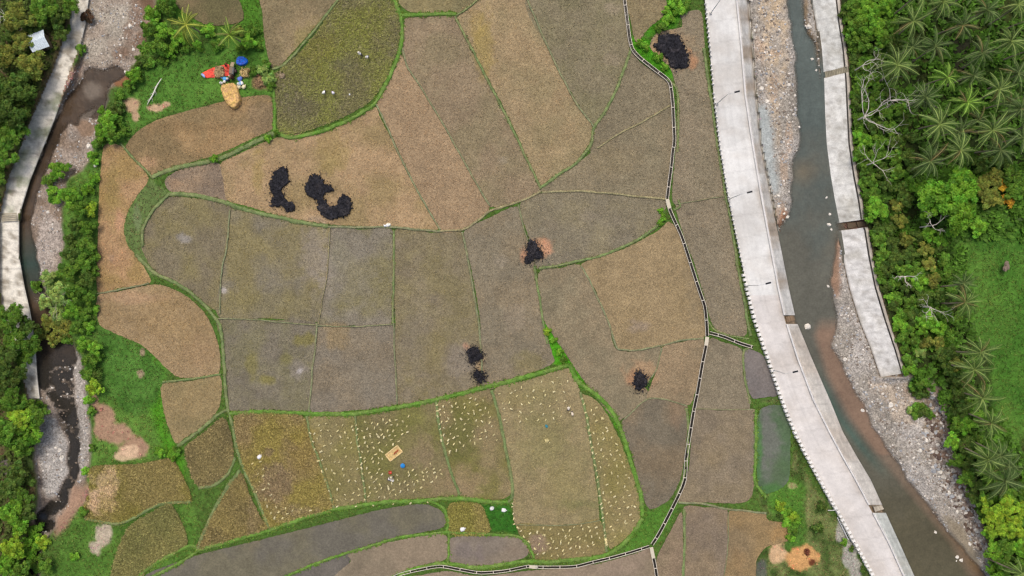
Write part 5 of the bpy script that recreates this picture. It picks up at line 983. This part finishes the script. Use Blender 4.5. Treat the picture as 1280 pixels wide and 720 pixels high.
# ------------------------------------------------------------------ stones
def make_rock(i):
    r = np.random.RandomState(i); V = []; F = []; n, m = 7, 4; sq = .7+.5*r.rand(3)
    V.append((0, 0, .42*sq[2]))
    for a in range(1, m):
        for k_ in range(n):
            t = 6.283*k_/n+.3*r.randn()*.5; ph = math.pi*.5*a/(m-1)*1.1; rr_ = .5*(.8+.4*r.rand()); V.append((math.sin(ph)*math.cos(t)*rr_*sq[0], math.sin(ph)*math.sin(t)*rr_*sq[1], math.cos(ph)*rr_*sq[2]))
    for k_ in range(n): F.append((0, 1+k_, 1+(k_+1) % n))
    for a in range(m-2):
        for k_ in range(n): F.append((1+a*n+k_, 1+(a+1)*n+k_, 1+(a+1)*n+(k_+1) % n, 1+a*n+(k_+1) % n))
    return np.array(V), F
RK = [make_rock(i) for i in range(6)]
RKM = [[new_mesh('boulder', v, f, M['rock'], col=np.tile(lin(c), (len(v), 1)), link=False) for v, f in RK] for c in ((222,216,204), (176,168,156), (128,114,100))]
def zrock(x, y, inwater=False): return max(float(samp(RHg, np.array([x]), np.array([y]))[0]), WL-.1 if inwater else -9)-.05
BO = [(960,238,1,'on the gravel beside the long road slope'),(984,271,1.2,''),(982,262,.8,''),(973,258,.8,''),(973,245,.7,''),(980,267,.7,''),(952,111,1.1,''),(959,127,1.0,''),(974,38,.9,''),(986,106,.9,''),(1011,34,1,''),(1015,74,.9,''),(1020,88,.6,''),(1017,92,.5,''),(1033,247,.8,''),(1037,268,.8,''),(1036,281,.9,''),(1039,287,.8,''),(1009,408,1.5,''),(1056,449,1.0,''),(1035,358,.9,''),(1078,513,.9,''),(1077,512,.6,''),(1169,665,.9,''),(1196,696,.9,''),(1201,700,1,''),(1195,701,.6,''),(943,38,.7,''),(1113,506,1.2,''),(1116,512,.8,''),(1175,590,1,''),(1190,626,.9,''),(1196,640,1,''),(1186,616,1,''),(1220,663,1.1,''),(1212,680,.9,''),(1150,563,.9,''),(1172,556,.9,''),(1148,555,.8,''),(1192,602,.9,''),
      (163,33,1.0,''),(157,90,1.0,''),(180,60,.8,''),(167,62,.8,''),(95,460,.9,''),(75,563,1,''),(78,573,1.2,''),(68,576,.8,''),(41,622,1.1,''),(86,573,.8,''),(70,560,.9,''),(111,183,1.2,''),(120,206,1.0,''),(62,494,.9,''),(39,486,1.0,''),(60,265,.8,''),(100,104,.9,'')]
for i, (x, y, s_, _) in enumerate(BO):
    wet = x > 1000 and x < 1240; o = ob('boulder', RKM[0][i % 6], None, P(x, y, zrock(x, y, wet)+.02), (0, 0, random.uniform(0, 6.28)), (s_*1.05, s_*.9, s_*.8))
    tag(o, where(x, y, 'single big pale boulder'), 'boulder', 'big pale boulders in the river beds')
for k_ in range(26):
    y = random.uniform(450, 610); x = float(np.interp(y, [450, 500, 540, 600], [75, 84, 90, 90]))+random.uniform(-14, 12); o = ob('boulder', RKM[2][k_ % 6], None, P(x, y, LW-.05), (0, 0, k_), random.uniform(.3, .6)); tag(o, 'grey boulder in the lower reach of the narrow stream', 'boulder', 'grey boulders in the narrow stream')
# smaller stones as stuff, in the two beds
def stones(name, n, region, smin, smax, cols, probf=None):
    VV = []; FF = []; CC = []; k0 = 0; cnt = 0
    b = np.array(region, float); x0, y0 = b.min(0); x1, y1 = b.max(0)
    while cnt < n:
        x = rng.rand(4000)*(x1-x0)+x0; y = rng.rand(4000)*(y1-y0)+y0; k = pip(x, y, b) & (samp(RG, x, y) > .55) & (rng.rand(4000) < np.clip((fbm(x, y, 9, 180, 3)-.38)*4, .05, 1)); k &= ~((x > cur(XL, y)-3) & (x < cur(XT, y)+1)); x, y = x[k], y[k]; z = samp(RHg, x, y)
        if not len(x): break
        for i in range(min(len(x), n-cnt)):
            v, f = RK[rng.randint(6)]; s_ = smin+(smax-smin)*rng.rand()**3; a = rng.rand()*6.28; R2 = np.array([[math.cos(a), -math.sin(a), 0], [math.sin(a), math.cos(a), 0], [0, 0, .7]]); w_ = (v*s_) @ R2.T + np.array(P(x[i], y[i], z[i]))
            VV.append(w_); FF += [tuple(q+k0 for q in g_) for g_ in f]; CC.append(np.tile(lin(cols[rng.randint(len(cols))])*(.75+.45*rng.rand()), (len(v), 1))); k0 += len(v)
        cnt += min(len(x), n-cnt)
    tag(new_mesh(name, np.vstack(VV), FF, M['rock'], col=np.vstack(CC)), kind='stuff')
GC = [(190,184,174), (168,160,150), (150,140,128), (212,206,196), (128,116,104), (160,162,164)]
stones('gravel', 6500, [(935,-20),(1030,-20),(1050,300),(1080,380),(1140,470),(1200,560),(1250,740),(1190,700),(1090,560),(1040,440),(960,290)], .18, .62, GC)
stones('gravel', 3000, [(80,-20),(200,-20),(200,100),(130,200),(90,340),(115,500),(110,640),(50,700),(30,480),(40,300),(30,230)], .16, .55, GC)
stones('rubble', 900, [(1160,480),(1185,520),(1195,575),(1225,640),(1240,690),(1222,690),(1195,640),(1165,585),(1150,555)], .4, 1.2, GC+[(110,92,80), (96,80,72)])
# ------------------------------------------------------------------ trees
def crown_mesh(name, R, Hh, nl, per, leaf, seed, flat=.75, lobes=None):
    """leaf clusters around branch ends inside an uneven dome of radius R; leaves are small folded quads"""
    r = np.random.RandomState(seed); cs = []
    while len(cs) < nl:
        p = r.uniform(-1, 1, 3); d = np.linalg.norm(p[:2])
        if d > 1: continue
        ang = math.atan2(p[1], p[0]); edge = .78+.25*math.sin(ang*3+seed)+.15*math.sin(ang*5+seed*2)
        if d > edge: continue
        top = math.sqrt(max(0, 1-(d/1.05)**2)); z = top*(.55+.5*r.rand())
        if any(np.linalg.norm(np.array([p[0], p[1]])*R-q[:2]) < R*.9/math.sqrt(nl) for q in cs) and r.rand() < .8: continue
        cs.append(np.array([p[0]*R, p[1]*R, z*Hh]))
    VV = []; CC = []
    for c in cs:
        rr_ = R/math.sqrt(nl)*r.uniform(1.0, 1.7); tone = r.uniform(.62, 1.35); yel = r.uniform(.95, 1.3); n = int(per*r.uniform(.7, 1.3))
        q = r.randn(n, 3); q /= np.linalg.norm(q, axis=1)[:, None]; q[:, 2] = np.abs(q[:, 2])*.9-.15; q *= (r.uniform(.2, 1.25, n)**.7)[:, None]*rr_; q[:, 2] *= flat; ctr = c+q
        nrm = q/rr_+np.array([0, 0, .7])+r.randn(n, 3)*.45; nrm /= np.linalg.norm(nrm, axis=1)[:, None]; t1 = np.cross(nrm, r.randn(n, 3)); t1 /= np.linalg.norm(t1, axis=1)[:, None]; t2 = np.cross(nrm, t1); L = leaf*r.uniform(.6, 1.35, n)
        VV.append(np.stack([ctr-t1*L[:, None]*.6, ctr+t2*L[:, None]*.32-nrm*L[:, None]*.05, ctr+t1*L[:, None]*.6-nrm*L[:, None]*.12, ctr-t2*L[:, None]*.32-nrm*L[:, None]*.05], 1).reshape(-1, 3))
        k_ = tone*r.uniform(.7, 1.3, n); cc = np.stack([k_*yel*r.uniform(.85, 1.2, n), k_, k_*.9], 1); CC.append(np.repeat(cc, 4, 0))
    V = np.vstack(VV); F = np.arange(len(V)).reshape(-1, 4); return new_mesh(name, V, F, M['leaf'], col=np.vstack(CC), link=False), cs
def limb_mesh(name, hgt, cs, base_r, col, seed, gz=0.0):
    r = random.Random(seed); mb = MB(); top = hgt*.55; mb.tube([(0, 0, -.3), (r.uniform(-.15, .15), r.uniform(-.15, .15), top*.5), (0, 0, top)], [base_r*1.2, base_r, base_r*.75], 7, lin(col))
    for c in cs[:12]:
        e = (c[0]*.85, c[1]*.85, hgt*.6+c[2]*.6); m_ = (e[0]*.45+r.uniform(-.2, .2), e[1]*.45+r.uniform(-.2, .2), top+(e[2]-top)*.6); mb.tube([(0, 0, top*.9), m_, e], [base_r*.55, base_r*.35, base_r*.12], 5, lin(col))
    return mb.build(name, M['bark'], link=False)
KINDS = {}
for nm, R, Hh, nl, per, leaf, hgt, br, nv in (('bush', 1.0, .8, 12, 80, .24, .5, .05, 4), ('small', 1.9, 1.5, 28, 90, .28, 2.4, .1, 4), ('mid', 3.0, 2.3, 50, 100, .32, 5.0, .17, 4), ('big', 6.6, 4.2, 130, 140, .40, 7.5, .34, 1)):
    KINDS[nm] = []
    for v_ in range(nv):
        cm, cs = crown_mesh('crown', R, Hh, nl, per, leaf, 300+v_+len(nm)*11); KINDS[nm].append((cm, limb_mesh('trunk', hgt, cs, br, (112,98,80), v_), R, hgt))
cnt_t = [0]
def leafcol(c, f=1.0): l = lin(c)*f; return (float(l[0]), float(l[1]), float(l[2]), 1)
TC = {'dark green': (64,90,38), 'mid green': (72,108,38), 'bright green': (86,132,42), 'yellow green': (108,142,44), 'olive green': (96,110,50), 'orange tinged': (150,130,46), 'dry brown': (104,78,52), 'pale green': (110,140,76)}
def tree(px, py, rpx, colour, word=None):
    """px, py: centre of the crown as seen; rpx its radius in photo pixels"""
    R = rpx*S*.97; kind = 'bush' if rpx < 9.5 else 'small' if rpx < 14.5 else 'mid' if rpx < 30 else 'big'; v_ = KINDS[kind][cnt_t[0] % len(KINDS[kind])]; cnt_t[0] += 1
    s_ = R/v_[2]; g0 = float(samp(RHg, np.array([px]), np.array([py]))[0]); g0 = max(g0, -2.5); hgt = v_[3]*(s_ if kind != 'bush' else 1)*random.uniform(.85, 1.15)
    top = g0+hgt*.75; b = P(px, py, top); g0 = max(g0, -2.0)
    nm = 'bush' if kind == 'bush' else 'broadleaf_tree' if kind != 'small' else 'young_tree'; wd = {'bush': 'low', 'small': 'small', 'mid': 'medium', 'big': 'big'}[kind]
    root = empty(nm, (b[0], b[1], g0), random.uniform(0, 6.28)); c = leafcol(TC[colour], random.uniform(.85, 1.15)*1.75)
    cr = ob('crown', v_[0], root, (0, 0, hgt*.45), None, (s_, s_, s_*random.uniform(.85, 1.15))); cr.color = c
    ob('stem' if kind == 'bush' else 'trunk', v_[1], root, (0, 0, 0), None, (s_, s_, hgt/v_[3] if kind != 'bush' else 1))
    kw = word or ('bush' if kind == 'bush' else 'tree'); tag(root, where(px, py, f'{wd} {colour} {kw}'), 'bush' if kind == 'bush' else 'tree', 'leafy trees and bushes by the rivers')
    return root
D, MI, BR, YG, OL, PG = 'dark green', 'mid green', 'bright green', 'yellow green', 'olive green', 'pale green'
TREES = [
 # upper left wood
 (20,20,20,OL),(52,12,18,MI),(74,22,14,D),(28,52,15,OL),(76,42,10,D),(8,72,16,OL),(40,80,18,OL),(12,44,12,D),(88,8,12,MI),(84,36,7,D),(40,36,12,D),
 (22,108,21,D),(6,140,24,D),(30,134,14,D),(12,168,19,MI),(24,158,10,D),(0,196,17,MI),(-2,222,10,MI),(-8,246,9,D),(103,62,7,MI),(2,110,16,D),(18,146,14,D),(30,98,10,D),
 # bank between stream and plots
 (74,212,13,BR),(62,228,9,MI),(70,243,12,BR),(88,246,14,BR),(100,260,12,MI),(113,238,9,BR),(112,262,10,YG),(94,282,10,D),(110,284,11,MI),(92,300,9,D),(108,306,12,MI),(88,318,12,D),(104,328,13,MI),(118,320,8,MI),(84,340,13,MI),(108,350,12,D),(60,348,11,PG),(50,358,8,MI),(72,366,14,PG),(94,366,13,MI),(110,372,10,MI),(58,378,10,PG),(72,392,10,PG),(90,388,12,BR),(106,392,10,MI),(62,404,12,OL),(80,410,13,OL),(96,410,10,MI),(54,418,8,OL),(70,424,10,OL),(88,424,9,MI),(112,408,9,BR),(104,430,10,BR),(118,436,10,BR),(112,450,10,MI),(124,446,7,MI),(110,466,9,MI),(118,484,11,YG),(112,500,7,BR),(124,468,7,D),(116,514,6,MI),(119,222,7,BR),(120,202,6,BR),(117,340,8,MI),(118,388,7,BR),
 (192,18,13,BR),(208,8,12,MI),(186,36,11,MI),(204,40,12,BR),(222,48,11,BR),(198,58,12,MI),(214,66,9,BR),(182,60,9,MI),(176,78,9,D),(188,80,8,MI),(168,94,10,BR),(164,108,8,MI),(206,76,7,MI),(176,98,7,MI),(234,60,8,MI),(262,40,9,BR),(272,56,8,MI),(248,58,7,BR),(310,52,10,BR),(318,38,8,MI),(302,62,7,MI),(322,58,7,MI),(300,40,7,OL),
 (150,120,7,MI),(144,136,10,D),(134,150,12,BR),(148,152,9,MI),(128,166,11,BR),(142,170,10,MI),(124,180,8,MI),(156,166,7,MI),(152,136,7,D),(130,138,6,BR),(116,194,6,BR),(328,88,7,PG),(336,98,8,PG),(340,108,6,MI),(334,80,6,MI),(318,90,6,MI),
 # lower left wood
 (10,398,20,MI),(34,410,15,D),(20,428,18,MI),(40,432,13,MI),(6,446,16,D),(30,446,12,MI),(8,474,17,D),(24,466,12,D),(30,506,13,MI),(14,500,17,MI),(44,520,15,MI),(24,524,18,YG),(52,508,8,MI),(8,540,18,MI),(40,540,14,BR),(22,556,14,MI),(34,560,10,MI),
 (22,592,14,D),(40,600,8,D),(8,612,16,D),(26,620,14,MI),(34,640,13,D),(12,642,16,BR),(24,658,12,BR),(44,664,12,BR),(54,678,10,YG),(38,684,14,BR),(16,684,16,YG),(6,704,16,BR),(26,712,14,MI),(46,704,12,MI),(36,724,12,D),(58,708,10,MI),(94,694,6,BR),(110,588,7,BR),(116,560,5,MI),(204,566,6,BR),(216,570,7,BR),(222,562,6,MI),(198,564,5,BR),(104,640,6,MI),
 # right wood
 (1068,8,12,MI),(1086,12,16,BR),(1106,10,13,BR),(1062,22,9,MI),(1070,34,14,MI),(1094,34,15,BR),(1112,28,11,MI),(1080,52,14,MI),(1104,50,13,MI),(1118,54,12,D),(1066,50,10,MI),(1092,62,9,D),(1070,74,9,D),(1082,82,11,MI),(1098,76,10,D),(1074,96,9,MI),(1090,100,11,MI),(1106,94,9,D),(1078,112,10,MI),(1096,118,11,MI),(1112,114,10,D),(1074,128,10,D),(1088,136,12,MI),(1106,140,11,MI),(1124,136,10,MI),(1074,150,10,MI),(1092,156,11,D),(1112,160,11,MI),(1130,152,9,D),(1072,166,9,BR),(1080,176,11,BR),(1100,178,12,MI),(1120,178,11,D),(1138,172,9,D),
 (1076,192,11,MI),(1096,196,12,MI),(1116,196,11,MI),(1134,196,10,D),(1082,210,10,MI),(1102,214,11,D),(1122,216,11,MI),(1140,212,9,D),(1088,226,10,MI),(1108,232,10,D),(1126,236,10,D),(1092,244,10,MI),(1096,262,16,BR),(1120,256,9,OL),(1134,250,10,D),(1096,284,9,D),(1110,286,9,D),(1124,276,10,OL),(1100,300,11,MI),(1116,304,10,D),(1132,300,10,OL),(1146,296,9,D),(1104,318,10,MI),(1120,322,11,D),(1138,318,11,D),(1156,312,11,OL),(1170,308,9,D),(1110,336,10,D),(1128,340,12,MI),(1146,338,11,MI),(1162,330,10,OL),(1178,324,9,MI),(1116,354,9,MI),(1134,358,10,D),(1148,352,12,BR),(1166,350,10,OL),(1182,342,9,MI),(1122,372,9,MI),(1138,378,10,MI),(1154,372,11,D),(1172,370,10,D),(1188,360,8,MI),
 (1130,392,9,MI),(1144,396,11,D),(1160,400,14,BR),(1178,392,12,MI),(1152,410,10,BR),(1174,410,11,BR),(1192,398,9,MI),(1134,410,8,MI),(1140,424,9,MI),(1156,428,9,OL),(1172,428,10,OL),(1188,420,9,MI),(1150,442,7,PG),(1176,444,10,D),(1190,440,10,D),(1186,460,10,D),(1196,456,10,OL),(1200,474,10,D),(1192,478,9,D),(1190,494,9,MI),(1200,494,11,D),(1206,488,9,D),(1194,512,9,D),(1204,512,11,D),(1214,504,9,MI),(1197,530,10,MI),(1208,532,11,BR),(1222,520,9,MI),(1190,552,11,BR),(1206,556,12,D),(1222,548,9,MI),(1196,576,11,MI),(1210,580,10,D),(1224,568,10,MI),(1208,598,11,MI),(1220,606,10,D),(1232,592,10,MI),(1216,622,9,D),(1230,628,10,MI),(1228,645,8,MI),(1238,610,9,D),
 (1142,482,8,MI),(1152,478,8,MI),(1146,492,7,D),(1156,490,7,D),(1146,508,8,MI),(1154,514,8,D),(1144,518,6,MI),(1164,520,5,MI),(1136,512,5,PG),
 (1188,250,42,BR),(1152,240,14,BR),(1228,232,15,OL),(1242,222,12,OL),(1240,248,14,OL),(1264,240,11,MI),(1258,252,9,'orange tinged'),(1252,232,8,'orange tinged'),(1160,292,10,BR),(1176,300,10,BR),(1224,284,12,BR),(1266,218,13,MI),(1276,236,12,MI),(1250,200,14,D),(1224,205,12,D),
 (1240,640,16,YG),(1258,634,15,YG),(1276,640,14,YG),(1248,660,16,YG),(1268,662,15,YG),(1238,668,10,BR),(1256,682,14,MI),(1274,684,13,BR),(1242,690,12,BR),(1240,708,9,BR),(1256,706,12,MI),(1274,708,12,MI),(1248,722,10,BR),(1262,620,12,MI),(1276,614,12,MI),(1292,650,16,MI),(1296,690,16,MI),(1290,620,14,MI),
 # odd bushes near the fields
 (848,12,9,BR),(836,26,8,BR),(842,4,8,BR),(826,34,7,MI),(856,6,7,MI),(832,14,6,BR),(806,58,6,BR),(822,72,6,BR),(830,84,5,BR),(798,54,5,BR),(829,272,5,BR),(825,278,4,BR),(826,264,4,BR),(976,632,7,YG),(982,640,7,BR),(990,644,7,YG),(984,652,7,BR),(990,662,7,MI),(988,672,6,BR),(996,650,6,BR),(976,644,5,D),(1054,677,5,BR),(1064,686,4,D),(684,414,5,YG),(700,440,5,BR),(705,450,5,MI),(692,425,5,BR),(268,199,5,BR),(336,173,5,BR),(345,166,4,MI),(1078,712,4,D),(1026,632,6,D),(1022,660,7,D),
]
for yy in range(8, 470, 13):
    if 276 < yy < 290: continue
    TREES.append((float(np.interp(yy, RY, RR))+random.uniform(5, 12), yy+random.uniform(-4, 4), random.uniform(6, 9), random.choice((MI, MI, BR, D))))
for t in TREES: tree(*t)
tr = empty('dry_shrub', P(112, 22, -1.2)); cr = ob('crown', KINDS['small'][1][0], tr, (0, 0, .3), None, .74); cr.color = leafcol((92,76,58), 1.0); ob('stem', KINDS['bush'][1][1], tr, (0, 0, 0)); tag(tr, 'lone dry brown shrub on the gravel at the top of the narrow stream', 'shrub')

# ------------------------------------------------------------------ palms
def frond_mesh(seed, L=4.4, droop=1.0):
    r = random.Random(seed); n = 15; rach = []
    for i in range(n+1):
        t = i/n; rach.append(Vector((L*(t-.12*droop*t*t), .18*math.sin(t*2.4+seed)*t, L*(.34*t-.62*droop*t*t))))
    V = []; F = []; C = []
    def addq(a, b, c, d, col):
        k = len(V); V.extend([a, b, c, d]); F.append((k, k+1, k+2, k+3)); C.extend([col]*4)
    for i in range(n):
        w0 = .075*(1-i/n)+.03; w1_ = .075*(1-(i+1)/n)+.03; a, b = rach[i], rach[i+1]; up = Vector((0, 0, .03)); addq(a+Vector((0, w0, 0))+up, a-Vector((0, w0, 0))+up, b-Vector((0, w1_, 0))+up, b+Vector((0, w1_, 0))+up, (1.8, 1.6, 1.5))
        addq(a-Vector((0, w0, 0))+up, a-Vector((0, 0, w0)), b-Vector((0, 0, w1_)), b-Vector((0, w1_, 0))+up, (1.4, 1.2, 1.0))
    m = 30
    for i in range(m):
        t = .1+.9*i/m; k = t*n; j = min(n-1, int(k)); p = rach[j].lerp(rach[j+1], k-j); d = (rach[j+1]-rach[j]).normalized(); ln = 1.02*(math.sin(math.pi*min(1, t*.9+.1))**.5)*r.uniform(.8, 1.1)*(1-.35*t)
        for s_ in (-1, 1):
            side = Vector((-d.y, d.x, 0)).normalized()*s_; q = p+d*(ln*.55)+side*ln*.62-Vector((0, 0, ln*r.uniform(.3, .75))); mid_ = p+d*(ln*.25)+side*ln*.42-Vector((0, 0, ln*.1)); wv = d*.034; g = r.uniform(.5, 1.15); addq(p-wv, mid_-wv*1.2, q, mid_+wv*1.2, (g*.95, g, g*.9)); 
    return new_mesh('frond', np.array([tuple(v) for v in V]), F, M['leaf'], col=np.array(C), link=False)
FR = [frond_mesh(i, 4.4, .8+.12*i) for i in range(5)]
def palm(px, py, ht, colour, rs=1.0, nf=19, lean=None, label=None, young=False):
    g0 = float(samp(RHg, np.array([px]), np.array([py]))[0]); g0 = max(g0, -.5); top = g0+ht; b = P(px, py, top); lx, ly = lean or (random.uniform(-1.2, 1.2), random.uniform(-1.2, 1.2))
    root = empty('coconut_palm', (b[0]-lx, b[1]-ly, g0)); mb = MB(); K = 7
    mb.tube([(lx*(k/K)**1.6, ly*(k/K)**1.6, -.3+(ht+.3)*k/K) for k in range(K+1)], [.24]+[.17-.006*k for k in range(K)], 8, lin((142,130,112))); o = mb.build('trunk', M['bark'], root, smooth_sh=True)
    rot = random.uniform(0, 6.28)
    for i in range(nf):
        lvl = i/nf; a = rot+i*2.399+random.uniform(-.32, .32); pitch = math.radians(8-62*(lvl**1.0)+random.uniform(-7, 7)) if False else math.radians(-46+66*lvl+random.uniform(-11, 11))
        fo = ob('frond', FR[random.randrange(5)], root, (lx, ly, ht+.05), None, rs*random.uniform(.72, 1.12)*(1-.22*max(0, .25-lvl)))
        fo.rotation_euler = (random.uniform(-.35, .35), pitch, a); k_ = random.uniform(.8, 1.25); base = colour if lvl < .9 else colour
        fo.color = leafcol(base, k_*1.5) if random.random() > .07 else leafcol((112,106,70), 1.0)
    mb = MB()
    for i in range(7): a = random.uniform(0, 6.28); mb.lathe((lx+.28*math.cos(a), ly+.28*math.sin(a), ht-.4-random.random()*.2), [(.02, 0), (.12, .06), (.14, .14), (.08, .24)], 7, lin((120,130,60)))
    mb.build('coconuts', M['bark'], root)
    tag(root, label or where(px, py, 'coconut palm'), 'palm', 'coconut palms'); return root
random.seed(21)
palm(233, 31, 6.5, (120,132,58), .98, 18, (0, -.8), 'yellowish coconut palm, left one of the two by the threshing place'); palm(287.5, 44, 6.0, (104,130,54), .86, 19, None, 'greener coconut palm, right one of the two by the threshing place')
PC = (92,112,62); PD = (76,94,56); PB = (100,132,56)
for (x, y, h_, c, s_) in [(1141,27,9,PC,1.0),(1178,3,9,PC,1.0),(1168,58,8,PD,.95),(1121,82,9.5,PC,1.15),(1233,13,9,PD,1.0),(1203,32,8,PD,1.0),(1263,52,9,PC,1.1),(1227,66,8,PD,1.0),(1184,97,7,PB,.78),(1248,112,9,PC,1.0),(1156,122,8,PD,.95),(1208,128,8,PB,.95),(1174,156,9,PC,1.15),(1240,163,9,PC,1.1),(1275,136,9,PD,1.0),(1272,6,8,PC,1.0),(1200,188,9,PC,1.0),(1162,202,8,PD,1.1),(1250,188,8,PD,1.0),(1272,92,8,PD,.9),(1278,172,8,PD,.9),(1216,95,7,PD,.8),(1140,60,7,PD,.8),(1262,128,7,PD,.8),(1200,165,7,PD,.8),(1223,150,7,PD,.7),
     (1206,378,9,PC,.95),(1204,354,7,PD,.7),(1225,440,9,PC,1.0),(1217,462,9,PC,1.0),(1227,498,9,PC,1.05),(1238,529,8,PC,.95),(1256,601,9,PD,1.15),(1234,574,8,PC,1.0),(1250,570,8,PD,.9),(1240,590,7,PB,.8),(1262,582,7,PD,.8),(1277,716,8,PC,.95),(1296,60,9,PC,1.0),(1300,20,9,PD,1.0),(1300,150,9,PC,1.0),(1216,-14,9,PD,1.0),(1150,-10,9,PC,1.0)]:
    palm(x, y, h_, c, s_)

# ------------------------------------------------------------------ leafless trees and logs
def bare(px, py, z0, lab, seed, reach=3.2, nb=5, col=(196,190,178), name='bare_tree', dirs=None, r0=.1, hgt=3.0):
    r = random.Random(seed); b = P(px, py, z0+hgt*.6); root = empty(name, (b[0], b[1], z0)); tag(root, lab, 'dead tree', 'leafless pale trees'); mb = MB(); mb.tube([(0, 0, -.3), (0, 0, hgt*.7)], [r0*1.5, r0*1.1], 7, lin(col)); mb.build('trunk', M['bark'], root)
    def grow(mb, p, d, L, rad, dep):
        pts = [p]; q = Vector(p); d = Vector(d).normalized()
        for k in range(4): d = (d+Vector((r.uniform(-.45, .45), r.uniform(-.45, .45), r.uniform(-.15, .15)))).normalized(); q = q+d*L/4; pts.append(q.copy())
        mb.tube(pts, [rad, rad*.85, rad*.7, rad*.6, rad*.45], 5, lin(col)*r.uniform(.9, 1.05))
        if dep > 0:
            for k in (2, 3, 4): grow(mb, pts[k], d+Vector((r.uniform(-.9, .9), r.uniform(-.9, .9), r.uniform(-.1, .4))), L*r.uniform(.45, .7), rad*.5, dep-1)
    for k in range(nb):
        a = dirs[k] if dirs else r.uniform(0, 6.28); m2 = MB(); grow(m2, Vector((0, 0, hgt*.65)), (math.cos(a), math.sin(a), .5), reach*r.uniform(.8, 1.1), r0*.8, 2); m2.build('limb', M['bark'], root)
R_ = math.radians
bare(1078, 82, .8, 'pale leafless tree whose crooked limbs curl over the wall by the stepped chute', 3, 3.4, 3, dirs=[R_(60), R_(20), R_(-80)], hgt=4.5)
bare(1080, 146, .8, 'widest pale leafless tree below the stepped chute, its limbs spread far among the bushes', 5, 6.0, 6, dirs=[R_(150), R_(20), R_(35), R_(-60), R_(200), R_(80)], r0=.13, hgt=5)
bare(1112, 126, .8, 'second pale leafless tree, its thin limbs reaching towards the palms', 9, 5.0, 4, dirs=[R_(10), R_(30), R_(-10), R_(120)], hgt=5)
bare(1090, 204, .8, 'pale leafless tree above the dark gap in the concrete', 11, 3.6, 4, dirs=[R_(170), R_(20), R_(60), R_(-50)], hgt=4.5)
bare(1130, 346, .8, 'short thick pale leafless tree beside the last concrete slope', 14, 2.4, 3, dirs=[R_(10), R_(150), R_(-80)], r0=.14, hgt=4)
bare(1162, 384, .8, 'pale leafless tree with looping twigs left of a palm above the widest lawn', 17, 3.2, 4, hgt=4.5)
bare(1164, 282, .8, 'grey leafless tree showing through the underside of the big round bright tree', 19, 3.0, 3, dirs=[R_(20), R_(130), R_(-60)], hgt=6)
bare(18, 22, .1, 'whitish leafless tree in the upper left wood', 23, 2.2, 5, hgt=3.4, col=(206,202,190))
bare(72, 376, -1.0, 'pale twiggy leafless tree leaning over the dark pool', 27, 3.0, 6, hgt=3.4, col=(170,166,140), r0=.07)
mb = MB(); a = Vector(P(202, 98, .6)); b = Vector(P(184, 131, .35)); q = (b-a); sd = q.cross(Vector((0, 0, 1))).normalized()
mb.tube([(0, 0, 0), q*.3+sd*.15, q*.6-sd*.05, q*.85+sd*.05, q], [.07, .13, .15, .11, .05], 8, lin((222,218,208)))
for t, s_, l in ((.3, 1, .9), (.45, -1, 1.0), (.55, 1, .8), (.7, -1, .9), (.8, 1, .6)): p0 = q*t; mb.tube([p0, p0+sd*s_*l*.5+q.normalized()*l*.5, p0+sd*s_*l*.7+q.normalized()*l], [.05, .035, .015], 5, lin((216,212,200)))
o = mb.build('fallen_log', M['bark'], smooth_sh=True); o.location = a; tag(o, 'bleached fallen log lying on the grass by the sandy patches', 'log')
# ------------------------------------------------------------------ hut with the white metal roof
root = empty('field_hut', P(56.5, 56, .1), R_(20)); tag(root, 'small hut with a shiny white metal roof half hidden in the upper left wood', 'hut')
mb = MB(); mb.box((0, 0, 1.05), (2.9, 2.7, 2.1), 0, lin((120,104,84))); mb.build('wall', M['plain'], root)
for s_ in (-1, 1):
    V = []; F = []; n = 40
    for i in range(n+1):
        x = -1.9+3.8*i/n; h_ = .05*math.sin(i*math.pi/2)
        V += [(x, 0, 2.9+h_), (x, s_*1.85, 2.25+h_), (x, s_*1.85, 2.2+h_), (x, 0, 2.85+h_)]
    for i in range(n): k = i*4; F += [(k, k+4, k+5, k+1), (k+1, k+5, k+6, k+2), (k+2, k+6, k+7, k+3)]
    rm = new_mesh('roof_panel', np.array(V), F, M['roofm'] if 'roofm' in M else M['plain'], col=np.tile(lin((204,216,222)), (len(V), 1)), parent=root)
mb = MB(); mb.box((0, -1.37, .95), (.8, .06, 1.8), 0, lin((78,62,48))); mb.build('door', M['plain'], root)
# stones in the lawn
for (x, y) in [(1258,330),(1259,334),(1256,336)]:
    o = ob('boulder', RKM[2][1], None, P(x, y, .8), None, 1.2); tag(o, where(x, y, 'brown boulder in the lawn', 'stone pile in the lawn'), 'boulder', 'brown boulders in the lawn')
